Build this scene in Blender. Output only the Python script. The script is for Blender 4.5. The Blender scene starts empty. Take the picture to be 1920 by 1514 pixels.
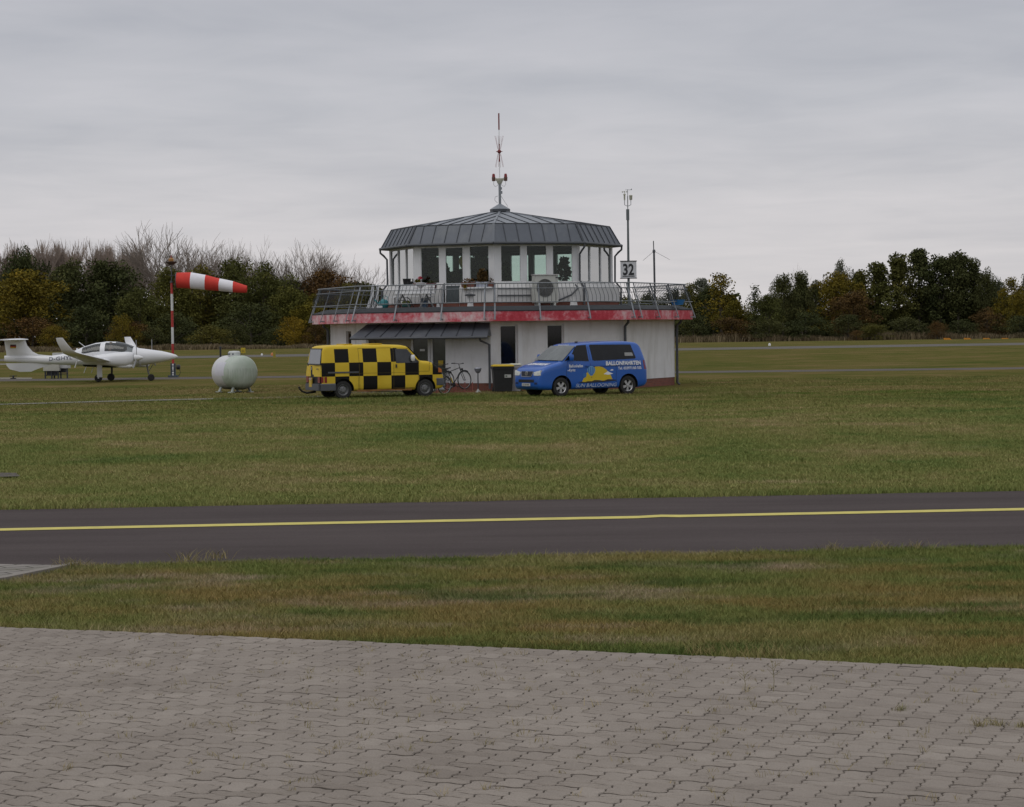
import bpy, bmesh, math, random
import numpy as np
from mathutils import Vector, Matrix, noise

S = bpy.context.scene
COL = S.collection
rad = math.radians

# ------------------------------------------------------------------ camera
FPX, CX, CY, CAMH = 4200.0, 960.0, 757.0, 2.4
PITCH, ROLL = math.atan(137.0/FPX), rad(0.75)
F_ = Vector((0, math.cos(PITCH), -math.sin(PITCH)))
R0 = Vector((1, 0, 0)); U0 = Vector((0, math.sin(PITCH), math.cos(PITCH)))
R_ = math.cos(ROLL)*R0 - math.sin(ROLL)*U0
U_ = math.sin(ROLL)*R0 + math.cos(ROLL)*U0
CAM = Vector((0, 0, CAMH))
cam = bpy.data.cameras.new('camera'); camo = bpy.data.objects.new('camera', cam); COL.objects.link(camo)
m = Matrix((R_, U_, -F_)).transposed().to_4x4(); m.translation = CAM
camo.matrix_world = m
cam.sensor_width = 36.0; cam.lens = 36.0*FPX/1920.0; cam.clip_start = 0.1; cam.clip_end = 20000
S.camera = camo

# ------------------------------------------------------------------ sky and light
SUN_EL, SUN_AZ = rad(58), rad(-140)     # azimuth from +Y, clockwise positive; sun high behind the camera's left
w = bpy.data.worlds.new('World'); S.world = w; w.use_nodes = True
nt = w.node_tree; nt.nodes.clear()
def N(nt, t, **k):
    n = nt.nodes.new(t)
    for a, b in k.items(): setattr(n, a, b)
    return n
def mth(nt, op, a, b=None, c=None):
    n = nt.nodes.new('ShaderNodeMath'); n.operation = op
    for i, v in enumerate((a, b, c)):
        if v is None: continue
        if isinstance(v, (int, float)): n.inputs[i].default_value = v
        else: nt.links.new(v, n.inputs[i])
    return n.outputs[0]
def ramp(nt, fac, stops, interp='LINEAR'):
    n = nt.nodes.new('ShaderNodeValToRGB'); n.color_ramp.interpolation = interp
    els = n.color_ramp.elements
    while len(els) < len(stops): els.new(0.5)
    for e, (p, c) in zip(els, stops):
        e.position = p; e.color = (c[0], c[1], c[2], 1) if not isinstance(c, (int, float)) else (c, c, c, 1)
    nt.links.new(fac, n.inputs[0]); return n.outputs[0]
def mixc(nt, fac, a, b, mode='MIX'):
    n = nt.nodes.new('ShaderNodeMix'); n.data_type = 'RGBA'; n.blend_type = mode
    for s, v in ((n.inputs[0], fac), (n.inputs[6], a), (n.inputs[7], b)):
        if isinstance(v, (int, float)): s.default_value = v
        elif isinstance(v, (tuple, list)): s.default_value = (v[0], v[1], v[2], 1)
        else: nt.links.new(v, s)
    return n.outputs[2]
def nz(nt, vec, scale, detail=4, rough=0.55, dist=0.0):
    n = nt.nodes.new('ShaderNodeTexNoise'); n.inputs['Scale'].default_value = scale
    n.inputs['Detail'].default_value = detail; n.inputs['Roughness'].default_value = rough
    n.inputs['Distortion'].default_value = dist
    if vec is not None: nt.links.new(vec, n.inputs['Vector'])
    return n.outputs[0]
def xyz(nt, vec):
    n = nt.nodes.new('ShaderNodeSeparateXYZ'); nt.links.new(vec, n.inputs[0]); return n.outputs
def comb(nt, x, y, z):
    n = nt.nodes.new('ShaderNodeCombineXYZ')
    for i, v in enumerate((x, y, z)):
        if isinstance(v, (int, float)): n.inputs[i].default_value = v
        else: nt.links.new(v, n.inputs[i])
    return n.outputs[0]

sky = N(nt, 'ShaderNodeTexSky', sky_type='NISHITA', sun_disc=False)
sky.sun_elevation = SUN_EL; sky.sun_rotation = SUN_AZ
tc = N(nt, 'ShaderNodeTexCoord')
dx, dy, dz = xyz(nt, tc.outputs['Generated'])
den = mth(nt, 'ADD', mth(nt, 'MAXIMUM', dz, 0.0), 0.075)
pv = comb(nt, mth(nt, 'DIVIDE', dx, den), mth(nt, 'DIVIDE', dy, den), 0.0)
pv2 = comb(nt, mth(nt, 'ADD', mth(nt, 'DIVIDE', dx, den), 7.3), mth(nt, 'MULTIPLY', mth(nt, 'DIVIDE', dy, den), 1.0), 3.1)
base = ramp(nt, dz, [(0.0, (.640, .612, .615)), (0.045, (.585, .567, .585)), (0.10, (.495, .497, .530)), (0.16, (.435, .442, .482)), (0.32, (.50, .51, .545)), (1.0, (.78, .80, .83))])
n1 = nz(nt, pv, 0.75, 4, 0.5, 0.4)
n2 = nz(nt, pv2, 2.2, 5, 0.55, 0.5)
cl = mth(nt, 'ADD', mth(nt, 'MULTIPLY', mth(nt, 'SUBTRACT', n1, 0.5), 0.85), mth(nt, 'MULTIPLY', mth(nt, 'SUBTRACT', n2, 0.5), 0.50))
cl = mth(nt, 'MULTIPLY', cl, ramp(nt, dz, [(0.0, 0.35), (0.05, 0.8), (0.1, 1.0), (0.4, 0.8)]))
tint = ramp(nt, mth(nt, 'ADD', cl, 0.5), [(0.1, (.74, .765, .80)), (0.5, (1.0, 1.0, 1.0)), (0.9, (1.22, 1.19, 1.17))])
cloud = mixc(nt, 1.0, base, tint, 'MULTIPLY')
cloud10 = N(nt, 'ShaderNodeVectorMath', operation='SCALE'); nt.links.new(cloud, cloud10.inputs[0]); cloud10.inputs['Scale'].default_value = 10.6
mx = mixc(nt, 0.95, sky.outputs[0], cloud10.outputs[0])
bg = N(nt, 'ShaderNodeBackground'); bg.inputs['Strength'].default_value = 0.1
nt.links.new(mx, bg.inputs['Color'])
wo = N(nt, 'ShaderNodeOutputWorld'); nt.links.new(bg.outputs[0], wo.inputs['Surface'])
w.cycles.sampling_method = 'AUTOMATIC'

sl = bpy.data.lights.new('sun', 'SUN'); sl.energy = 0.5; sl.angle = rad(40); sl.color = (1.0, 0.96, 0.9)
so = bpy.data.objects.new('sun', sl); COL.objects.link(so)
sd = Vector((math.sin(SUN_AZ)*math.cos(SUN_EL), math.cos(SUN_AZ)*math.cos(SUN_EL), math.sin(SUN_EL)))
so.rotation_euler = sd.to_track_quat('Z', 'Y').to_euler(); so.location = (0, -20, 60)

S.view_settings.view_transform = 'Standard'; S.view_settings.look = 'None'
S.view_settings.exposure = 0.0; S.view_settings.gamma = 1.0
S.cycles.max_bounces = 7; S.cycles.transparent_max_bounces = 24

# ------------------------------------------------------------------ helpers
def ray(px, py): return F_ + R_*((px-CX)/FPX) + U_*((CY-py)/FPX)
def G(px, py, z=0.0):
    d = ray(px, py); t = (z-CAMH)/d.z; return CAM + d*t
def at(px, py, Y):
    d = ray(px, py); return CAM + d*(Y/d.y)

def tag(o, label=None, cat=None, group=None, kind=None):
    if label: o['label'] = label
    if cat: o['category'] = cat
    if group: o['group'] = group
    if kind: o['kind'] = kind
    return o
def empty(name, loc=(0, 0, 0), rz=0.0, **k):
    o = bpy.data.objects.new(name, None); COL.objects.link(o); o.empty_display_size = 0.2
    o.location = loc; o.rotation_euler = (0, 0, rz); return tag(o, **k)

class MB:
    def __init__(s): s.v = []; s.f = []; s.m = []; s.s = []
    def add(s, vs, fs, m=0, sm=False):
        b = len(s.v); s.v += [tuple(v) for v in vs]
        for f in fs: s.f.append(tuple(b+i for i in f)); s.m.append(m); s.s.append(sm)
    def box(s, c, d, m=0, M=None):
        hx, hy, hz = d[0]/2, d[1]/2, d[2]/2
        vs = [Vector((x, y, z)) for x in (-hx, hx) for y in (-hy, hy) for z in (-hz, hz)]
        if M is not None: vs = [M @ v for v in vs]
        vs = [v+Vector(c) for v in vs]
        s.add(vs, [(0, 1, 3, 2), (4, 6, 7, 5), (0, 4, 5, 1), (2, 3, 7, 6), (0, 2, 6, 4), (1, 5, 7, 3)], m)
    def beam(s, p0, p1, w, h, m=0, up=(0, 0, 1)):
        p0, p1 = Vector(p0), Vector(p1); d = (p1-p0).normalized(); u = Vector(up)
        a = d.cross(u); a = a.normalized() if a.length > 1e-4 else Vector((1, 0, 0)); b = a.cross(d)
        a = a*w/2; b = b*h/2
        vs = [p0-a-b, p0+a-b, p0+a+b, p0-a+b, p1-a-b, p1+a-b, p1+a+b, p1-a+b]
        s.add(vs, [(0, 3, 2, 1), (4, 5, 6, 7), (0, 1, 5, 4), (1, 2, 6, 5), (2, 3, 7, 6), (3, 0, 4, 7)], m)
    def tube(s, pts, r, n=8, m=0, cap=True, sm=True):
        pts = [Vector(p) for p in pts]; k = len(pts); rs = r if isinstance(r, (list, tuple)) else [r]*k
        vs = []; t0 = (pts[1]-pts[0]).normalized()
        a = t0.orthogonal().normalized()
        for i, p in enumerate(pts):
            t = (pts[min(i+1, k-1)]-pts[max(i-1, 0)]).normalized()
            a = (a-t*a.dot(t)).normalized(); b = t.cross(a)
            for j in range(n):
                q = 2*math.pi*j/n; vs.append(p+(a*math.cos(q)+b*math.sin(q))*rs[i])
        fs = [(i*n+j, i*n+(j+1) % n, (i+1)*n+(j+1) % n, (i+1)*n+j) for i in range(k-1) for j in range(n)]
        s.add(vs, fs, m, sm)
        if cap:
            s.add(vs[:n], [tuple(range(n-1, -1, -1))], m); s.add(vs[-n:], [tuple(range(n))], m)
    def lathe(s, prof, n=24, M=None, m=0, sm=True, arc=None):
        a0, a1 = arc or (0, 2*math.pi); full = arc is None; c = n if full else n+1
        vs = []
        for r, z in prof:
            for j in range(c):
                q = a0+(a1-a0)*j/n; v = Vector((r*math.cos(q), r*math.sin(q), z)); vs.append(M @ v if M is not None else v)
        fs = []
        for i in range(len(prof)-1):
            for j in range(n):
                j2 = (j+1) % c
                fs.append((i*c+j, i*c+j2, (i+1)*c+j2, (i+1)*c+j))
        s.add(vs, fs, m, sm)
    def poly(s, pts, thick, nrm, m=0):
        nrm = Vector(nrm).normalized()*thick; n = len(pts); pts = [Vector(p) for p in pts]
        vs = pts+[p-nrm for p in pts]
        s.add(vs, [tuple(range(n)), tuple(range(2*n-1, n-1, -1))]+[(i, i+n, (i+1) % n+n, (i+1) % n) for i in range(n)], m)
    def loft(s, rings, m=0, sm=True, close=True, caps=(True, True), mf=None):
        n = len(rings[0]); vs = [p for r in rings for p in r]; b = len(s.v); s.v += [tuple(v) for v in vs]
        jm = n if close else n-1
        for i in range(len(rings)-1):
            for j in range(jm):
                mm = m if mf is None else mf(i, j)
                if mm is None: continue
                s.f.append((b+i*n+j, b+i*n+(j+1) % n, b+(i+1)*n+(j+1) % n, b+(i+1)*n+j)); s.m.append(mm); s.s.append(sm)
        if caps[0]: s.add(rings[0], [tuple(range(n-1, -1, -1))], m)
        if caps[1]: s.add(rings[-1], [tuple(range(n))], m)
    def build(s, name, mats, parent=None, loc=None, rz=0, bevel=0, fix=True, sharp=35, **k):
        me = bpy.data.meshes.new(name); me.from_pydata(s.v, [], s.f)
        mats = mats if isinstance(mats, (list, tuple)) else [mats]
        for mt in mats: me.materials.append(mt)
        me.polygons.foreach_set('material_index', s.m); me.polygons.foreach_set('use_smooth', s.s)
        if fix or bevel:
            bm = bmesh.new(); bm.from_mesh(me)
            if fix:
                bmesh.ops.remove_doubles(bm, verts=bm.verts, dist=1e-5)
                lv = [x for x in bm.verts if not x.link_faces]
                if lv: bmesh.ops.delete(bm, geom=lv, context='VERTS')
                bmesh.ops.recalc_face_normals(bm, faces=bm.faces)
            if bevel:
                es = [e for e in bm.edges if len(e.link_faces) == 2 and e.calc_face_angle(0) > 0.6]
                bmesh.ops.bevel(bm, geom=es, offset=bevel, segments=2, affect='EDGES', clamp_overlap=True)
            bm.to_mesh(me); bm.free()
        me.update()
        if any(s.s): me.set_sharp_from_angle(angle=rad(sharp))
        o = bpy.data.objects.new(name, me); COL.objects.link(o)
        if parent is not None: o.parent = parent
        if loc is not None: o.location = loc
        if rz: o.rotation_euler = (0, 0, rz)
        return tag(o, **k)

def npmesh(name, V, Fq, mat, attr=None, parent=None, **k):
    """V (n,3), Fq (m,k) faces of equal size; attr: per-vertex float"""
    me = bpy.data.meshes.new(name); n, kf = len(V), Fq.shape[1]
    me.vertices.add(n); me.vertices.foreach_set('co', V.astype(np.float32).ravel())
    me.loops.add(Fq.size); me.loops.foreach_set('vertex_index', Fq.astype(np.int32).ravel())
    me.polygons.add(len(Fq)); me.polygons.foreach_set('loop_start', np.arange(0, Fq.size, kf, dtype=np.int32))
    if attr is not None:
        a = me.attributes.new('var', 'FLOAT', 'POINT'); a.data.foreach_set('value', attr.astype(np.float32))
    me.materials.append(mat); me.update(calc_edges=True); me.validate()
    o = bpy.data.objects.new(name, me); COL.objects.link(o)
    if parent is not None: o.parent = parent
    return tag(o, **k)

def text_geo(body, size, bold=0.0, shear=0.0, spacing=1.0, sx=1.0):
    c = bpy.data.curves.new('t', 'FONT'); c.body = body; c.size = size; c.offset = bold; c.shear = shear
    c.space_character = spacing; c.resolution_u = 3; c.fill_mode = 'FRONT'
    o = bpy.data.objects.new('t', c); COL.objects.link(o)
    dg = bpy.context.evaluated_depsgraph_get(); me = bpy.data.meshes.new_from_object(o.evaluated_get(dg))
    vs = [(v.co.x*sx, v.co.y) for v in me.vertices]; fs = [tuple(p.vertices) for p in me.polygons]
    bpy.data.objects.remove(o); bpy.data.curves.remove(c); bpy.data.meshes.remove(me)
    return vs, fs
def fit_text(body, width, height, **k):
    vs, fs = text_geo(body, 1.0, **k)
    x0 = min(v[0] for v in vs); x1 = max(v[0] for v in vs); y1 = max(v[1] for v in vs); y0 = min(0, 0)
    return [((v[0]-x0)/(x1-x0)*width, v[1]/y1*height) for v in vs], fs

# ------------------------------------------------------------------ materials
MATS = {}
def mat(name, col, rough=0.6, metal=0.0, var=0.12, vscale=3.0, bump=0.0, bscale=60.0, spec=0.5, coat=0.0, dirt=None, dscale=1.2, dlo=0.5, dhi=0.75):
    if name in MATS: return MATS[name]
    M = bpy.data.materials.new(name); M.use_nodes = True; nt = M.node_tree
    b = nt.nodes['Principled BSDF']; b.inputs['Roughness'].default_value = rough; b.inputs['Metallic'].default_value = metal
    b.inputs['Specular IOR Level'].default_value = spec
    if coat: b.inputs['Coat Weight'].default_value = coat; b.inputs['Coat Roughness'].default_value = 0.08
    tc = N(nt, 'ShaderNodeTexCoord').outputs['Object']
    lo = tuple(c*(1-var) for c in col); hi = tuple(min(1, c*(1+var)) for c in col)
    c = ramp(nt, nz(nt, tc, vscale, 5, 0.6), [(0.3, lo), (0.7, hi)])
    if dirt:
        sx_, sy_, sz_ = xyz(nt, tc)
        v = comb(nt, sx_, sy_, mth(nt, 'MULTIPLY', sz_, 0.22))
        f = ramp(nt, nz(nt, v, dscale, 6, 0.65), [(dlo, 0.0), (dhi, 1.0)])
        c = mixc(nt, f, c, dirt)
    nt.links.new(c, b.inputs['Base Color'])
    if bump:
        bn = N(nt, 'ShaderNodeBump'); bn.inputs['Strength'].default_value = bump; bn.inputs['Distance'].default_value = 0.01
        nt.links.new(nz(nt, tc, bscale, 4, 0.6), bn.inputs['Height']); nt.links.new(bn.outputs[0], b.inputs['Normal'])
    MATS[name] = M; return M

def glass(name, tint, refl=0.06, rough=0.02, alpha=1.0, body=(0.02, 0.025, 0.025)):
    """window glass: tinted transparency, Fresnel reflection, and a share of diffuse body colour"""
    M = bpy.data.materials.new(name); M.use_nodes = True; nt = M.node_tree; nt.nodes.clear()
    tr = N(nt, 'ShaderNodeBsdfTransparent'); tr.inputs[0].default_value = (*tint, 1)
    gl = N(nt, 'ShaderNodeBsdfGlossy'); gl.inputs['Roughness'].default_value = rough; gl.inputs[0].default_value = (.95, .97, .97, 1)
    df = N(nt, 'ShaderNodeBsdfDiffuse'); df.inputs[0].default_value = (*body, 1)
    m0 = N(nt, 'ShaderNodeMixShader'); m0.inputs[0].default_value = alpha
    nt.links.new(df.outputs[0], m0.inputs[1]); nt.links.new(tr.outputs[0], m0.inputs[2])
    fr = N(nt, 'ShaderNodeFresnel'); fr.inputs[0].default_value = 1.33
    f = mth(nt, 'MINIMUM', mth(nt, 'ADD', mth(nt, 'MULTIPLY', fr.outputs[0], 1.0), refl), 1.0)
    mx = N(nt, 'ShaderNodeMixShader'); nt.links.new(f, mx.inputs[0])
    nt.links.new(m0.outputs[0], mx.inputs[1]); nt.links.new(gl.outputs[0], mx.inputs[2])
    o = N(nt, 'ShaderNodeOutputMaterial'); nt.links.new(mx.outputs[0], o.inputs[0]); return M

white_wall = mat('white_render', (.70, .69, .695), .9, 0, .05, 1.5, .5, 45, dirt=(.47, .455, .43), dscale=1.6, dlo=.46, dhi=.78)
beige_wall = mat('beige_render', (.52, .47, .38), .9, 0, .06, 1.5, .5, 45)
hull_wall = mat('weathered_white_wall', (.62, .61, .60), .75, 0, .06, 2, .15, 30, dirt=(.36, .36, .34), dscale=1.3, dlo=.55, dhi=.85)
white_frame = mat('white_window_frame', (.70, .70, .71), .45, 0, .04)
zinc = mat('grey_zinc_sheet', (.115, .125, .145), .5, .35, .10, 1.2, dirt=(.17, .18, .19), dscale=1.5)
zinc_top = mat('pale_zinc_roof', (.23, .245, .27), .5, .3, .08, 1.0)
zinc_dark = mat('dark_zinc_trim', (.06, .065, .075), .5, .35, .1)
pipe_grey = mat('drainpipe_grey', (.085, .09, .10), .5, .3, .1)
galv = mat('galvanised_steel', (.25, .265, .285), .5, .55, .12, 6)
bar_grey = mat('weathered_steel_bar', (.045, .048, .052), .6, .4, .15, 6)
bitumen = mat('grey_roofing_felt', (.034, .037, .041), .9, 0, .15, 2, .3, 40)
brick_red = None
black_pl = mat('black_plastic', (.018, .018, .019), .55, 0, .15, 5)
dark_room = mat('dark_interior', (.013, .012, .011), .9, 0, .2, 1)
rubber = mat('tyre_rubber', (.022, .021, .020), .85, 0, .2, 4)
alloy = mat('silver_alloy', (.48, .48, .49), .35, .7, .08)
steel_rim = mat('steel_wheel_rim', (.20, .20, .20), .45, .6, .15, 6)
white_paint = mat('white_paint', (.74, .74, .75), .35, 0, .04, 2, coat=.3)
white_dec = mat('white_lettering', (.78, .78, .80), .5, 0, .03)
black_dec = mat('black_lettering', (.02, .02, .022), .5, 0, .05)
blue_grey_dec = mat('dark_blue_lettering', (.10, .11, .15), .5, 0, .05)
red_paint = mat('red_paint', (.40, .03, .025), .5, 0, .12, 4)
sock_red = mat('windsock_red', (.62, .045, .030), .8, 0, .08, 3, .15, 20)
sock_white = mat('windsock_white', (.78, .76, .80), .8, 0, .04, 3, .15, 20)
orange_lens = mat('orange_lens', (.55, .16, .03), .35, 0, .1)
red_lens = mat('red_lens', (.22, .012, .012), .3, 0, .1)
yellow_pl = mat('yellow_plastic', (.58, .40, .02), .5, 0, .1)
clear_lens = mat('clear_lamp_lens', (.55, .56, .52), .15, .2, .35, 25)
dark_glass = mat('dark_window_glass', (.008, .009, .011), .05, 0, .4, 1.5, spec=.32)
door_glass = mat('door_glass', (.065, .070, .076), .06, 0, .35, 1.5, spec=.7)  # grey base colour stands in for reflections of field and sky
rear_glass = mat('rear_window_glass', (.16, .17, .19), .12, 0, .06, 2, spec=.8)
grey_pl = mat('grey_bumper_plastic', (.085, .088, .098), .6, 0, .08, 3)
tower_glass = glass('green_tinted_glass', (.83, .90, .87), .0, .01, .97)
side_glass = glass('side_window_glass', (.70, .80, .78), .42, .01, .80, (.30, .33, .32))  # pale body colour puts the look of reflected sky into the panes
cab_glass = glass('smoky_glass', (.50, .52, .52), .05, .02, .90)

def brick_mat():
    M = bpy.data.materials.new('red_brick_plinth'); M.use_nodes = True; nt = M.node_tree; b = nt.nodes['Principled BSDF']
    tc = N(nt, 'ShaderNodeTexCoord').outputs['Object']; x, y, z = xyz(nt, tc)
    v = comb(nt, mth(nt, 'ADD', x, mth(nt, 'MULTIPLY', y, .6)), z, 0.0)
    br = N(nt, 'ShaderNodeTexBrick'); nt.links.new(v, br.inputs['Vector']); br.inputs['Scale'].default_value = 1.0
    br.inputs['Brick Width'].default_value = .25; br.inputs['Row Height'].default_value = .075; br.inputs['Mortar Size'].default_value = .006
    br.inputs['Color1'].default_value = (.24, .070, .042, 1); br.inputs['Color2'].default_value = (.17, .052, .035, 1); br.inputs['Mortar'].default_value = (.16, .10, .08, 1)
    c = mixc(nt, ramp(nt, nz(nt, tc, 3, 4), [(.4, 0.0), (.8, .6)]), br.outputs[0], (.10, .05, .04))
    nt.links.new(c, b.inputs['Base Color']); b.inputs['Roughness'].default_value = .85; return M
brick_red = brick_mat()

def fascia_mat():
    M = bpy.data.materials.new('faded_red_fascia'); M.use_nodes = True; nt = M.node_tree; b = nt.nodes['Principled BSDF']
    tc = N(nt, 'ShaderNodeTexCoord').outputs['Object']; x, y, z = xyz(nt, tc)
    v = comb(nt, x, y, mth(nt, 'MULTIPLY', z, .9))
    n = mth(nt, 'ADD', nz(nt, v, 1.1, 3, .55), mth(nt, 'MULTIPLY', mth(nt, 'SUBTRACT', nz(nt, v, 6.0, 6, .7), .5), 1.0))
    # the left side has bleached the most
    n = mth(nt, 'ADD', n, mth(nt, 'MULTIPLY', ramp(nt, mth(nt, 'ADD', mth(nt, 'MULTIPLY', x, .055), .5), [(.0, 1.0), (.40, .95), (.56, .18), (1.0, .15)]), .24))
    c = ramp(nt, n, [(.34, (.42, .025, .045)), (.52, (.52, .06, .085)), (.68, (.60, .22, .25)), (.88, (.66, .50, .51))])
    nt.links.new(c, b.inputs['Base Color']); b.inputs['Roughness'].default_value = .7; return M
fascia_red = fascia_mat()

# ---- grass colour, shared by the ground sheet and the blades that grow on it
def grass_nodes(nt, fine=True):
    p = N(nt, 'ShaderNodeNewGeometry').outputs['Position']; x, y, z = xyz(nt, p)
    v = comb(nt, mth(nt, 'MULTIPLY', x, .85), mth(nt, 'MULTIPLY', y, .8), 0.0)
    big = nz(nt, v, .13, 4, .6, .3)
    mid = nz(nt, v, .42, 5, .62, .2)
    sml = nz(nt, comb(nt, mth(nt, 'MULTIPLY', x, .7), y, 0.0), 2.2, 4, .65)
    f = mth(nt, 'ADD', mth(nt, 'MULTIPLY', big, .42), mth(nt, 'ADD', mth(nt, 'MULTIPLY', mid, .38), mth(nt, 'MULTIPLY', sml, .20)))
    c = ramp(nt, f, [(.38, G1), (.45, G2), (.51, G3), (.58, G4), (.66, G5)])
    # lush strip along the parked vans and the building, where nobody mows
    gb = mth(nt, 'MULTIPLY', ramp(nt, mth(nt, 'ABSOLUTE', mth(nt, 'SUBTRACT', mth(nt, 'ADD', y, mth(nt, 'MULTIPLY', x, .10)), 79.5)), [(0.0, 1.0), (.9, 1.0), (1.0, 1.0)]), 1.0)
    d = mth(nt, 'ABSOLUTE', mth(nt, 'SUBTRACT', y, 80.0))
    k = mth(nt, 'SUBTRACT', 1.0, mth(nt, 'MINIMUM', mth(nt, 'DIVIDE', d, 5.0), 1.0))
    k = mth(nt, 'MULTIPLY', k, ramp(nt, mid, [(.38, 1.0), (.62, .25)]))
    c = mixc(nt, mth(nt, 'MULTIPLY', k, .85), c, GL)
    # verge between paving and taxiway is drier and browner
    vg = mth(nt, 'SUBTRACT', 1.0, mth(nt, 'MINIMUM', mth(nt, 'DIVIDE', mth(nt, 'ABSOLUTE', mth(nt, 'SUBTRACT', y, 19.0)), 7.0), 1.0))
    vg = mth(nt, 'MULTIPLY', ramp(nt, vg, [(.2, 0.0), (.5, 1.0)]), ramp(nt, nz(nt, comb(nt, mth(nt, 'MULTIPLY', x, .55), y, 4.0), .9, 4, .6), [(.42, 0.0), (.62, .9)]))
    c = mixc(nt, mth(nt, 'MULTIPLY', vg, .95), c, GV)
    pn = nz(nt, comb(nt, mth(nt, 'MULTIPLY', x, .5), y, 9.0), .8, 5, .7)
    pale = ramp(nt, pn, [(.60, 0.0), (.74, .65)])
    c = mixc(nt, pale, c, G5)
    near = ramp(nt, mth(nt, 'DIVIDE', y, 100.0), [(.25, 1.0), (.28, 0.0)])
    c = mixc(nt, mth(nt, 'MULTIPLY', near, ramp(nt, nz(nt, comb(nt, mth(nt, 'MULTIPLY', x, .42), mth(nt, 'MULTIPLY', y, 1.2), 14.0), .75, 5, .68), [(.52, 0.0), (.64, .8)])), c, (.285, .225, .165))
    c = mixc(nt, mth(nt, 'MULTIPLY', near, ramp(nt, nz(nt, comb(nt, mth(nt, 'MULTIPLY', x, .5), mth(nt, 'MULTIPLY', y, 1.3), 31.0), .9, 5, .65), [(.52, 0.0), (.62, .75)])), c, (.060, .098, .024))
    # the mown field is sparser and paler than the verge
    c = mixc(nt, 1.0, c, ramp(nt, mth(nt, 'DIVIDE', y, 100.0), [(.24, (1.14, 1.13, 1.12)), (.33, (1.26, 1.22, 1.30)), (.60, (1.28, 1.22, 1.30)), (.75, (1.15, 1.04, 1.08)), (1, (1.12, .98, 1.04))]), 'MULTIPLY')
    return c, sml
G1, G2, G3, G4, G5 = (.086, .128, .034), (.128, .152, .044), (.162, .168, .056), (.212, .188, .082), (.30, .245, .14)
GL, GV = (.075, .125, .022), (.215, .160, .060)

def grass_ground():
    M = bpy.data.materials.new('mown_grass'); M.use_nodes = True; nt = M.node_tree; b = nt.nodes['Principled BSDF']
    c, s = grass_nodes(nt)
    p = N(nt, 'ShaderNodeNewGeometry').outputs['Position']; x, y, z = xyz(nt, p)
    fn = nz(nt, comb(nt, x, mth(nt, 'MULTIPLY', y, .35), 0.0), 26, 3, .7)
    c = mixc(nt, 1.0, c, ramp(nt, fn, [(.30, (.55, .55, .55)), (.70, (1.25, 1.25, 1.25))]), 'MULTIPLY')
    c = mixc(nt, 1.0, c, (.74, .72, .68), 'MULTIPLY')      # evenly darker, to match the blades that shade each other
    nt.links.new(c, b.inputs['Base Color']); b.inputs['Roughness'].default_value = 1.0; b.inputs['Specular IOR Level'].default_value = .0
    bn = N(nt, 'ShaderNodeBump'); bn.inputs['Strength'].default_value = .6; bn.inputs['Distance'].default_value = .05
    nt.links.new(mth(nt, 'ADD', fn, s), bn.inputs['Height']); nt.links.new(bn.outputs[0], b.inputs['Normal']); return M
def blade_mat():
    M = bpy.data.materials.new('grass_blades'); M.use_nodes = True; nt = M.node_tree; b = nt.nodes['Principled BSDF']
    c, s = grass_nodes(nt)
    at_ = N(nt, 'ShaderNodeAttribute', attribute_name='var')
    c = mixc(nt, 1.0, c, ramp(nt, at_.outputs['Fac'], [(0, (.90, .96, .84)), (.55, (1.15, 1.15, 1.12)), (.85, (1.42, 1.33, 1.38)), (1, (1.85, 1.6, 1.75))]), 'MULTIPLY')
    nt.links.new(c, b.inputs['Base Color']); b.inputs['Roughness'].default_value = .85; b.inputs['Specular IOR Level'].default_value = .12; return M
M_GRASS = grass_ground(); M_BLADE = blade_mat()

def leaf_mat(name, a, b_, straw=None):
    M = bpy.data.materials.new(name); M.use_nodes = True; nt = M.node_tree; b = nt.nodes['Principled BSDF']
    at_ = N(nt, 'ShaderNodeAttribute', attribute_name='var').outputs['Fac']
    oi = N(nt, 'ShaderNodeObjectInfo').outputs['Random']
    c = ramp(nt, at_, [(0, a), (.75, b_), (1, straw or b_)])
    c = mixc(nt, 1.0, c, ramp(nt, oi, [(0, (.82, .88, .85)), (1, (1.15, 1.08, 1.0))]), 'MULTIPLY')
    nt.links.new(c, b.inputs['Base Color']); b.inputs['Roughness'].default_value = .85; b.inputs['Specular IOR Level'].default_value = .05
    return M
LEAF = dict(
    dark=leaf_mat('dark_green_leaves', (0.039, 0.044, 0.020), (0.083, 0.089, 0.034), (0.123, 0.116, 0.043)),
    olive=leaf_mat('olive_leaves', (0.060, 0.061, 0.018), (0.145, 0.132, 0.033), (0.206, 0.165, 0.037)),
    mid=leaf_mat('mid_green_leaves', (0.046, 0.052, 0.020), (0.109, 0.112, 0.034), (0.156, 0.140, 0.039)),
    yellow=leaf_mat('yellow_autumn_leaves', (0.113, 0.079, 0.014), (0.318, 0.205, 0.026), (0.437, 0.265, 0.029)),
    gold=leaf_mat('gold_olive_leaves', (0.060, 0.053, 0.012), (0.178, 0.139, 0.022), (0.252, 0.172, 0.024)),
    rust=leaf_mat('rust_brown_leaves', (0.053, 0.034, 0.019), (0.139, 0.082, 0.031), (0.199, 0.099, 0.029)),
    grey=leaf_mat('pale_grey_green_leaves', (0.083, 0.093, 0.074), (0.173, 0.184, 0.145)))
BARK = mat('bark', (.075, .062, .050), .95, 0, .25, 4)
BARK_PALE = mat('pale_bare_twigs', (.31, .245, .20), .95, 0, .2, 2)
BARK_GREY = mat('grey_bare_twigs', (.215, .175, .142), .95, 0, .2, 2)
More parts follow.
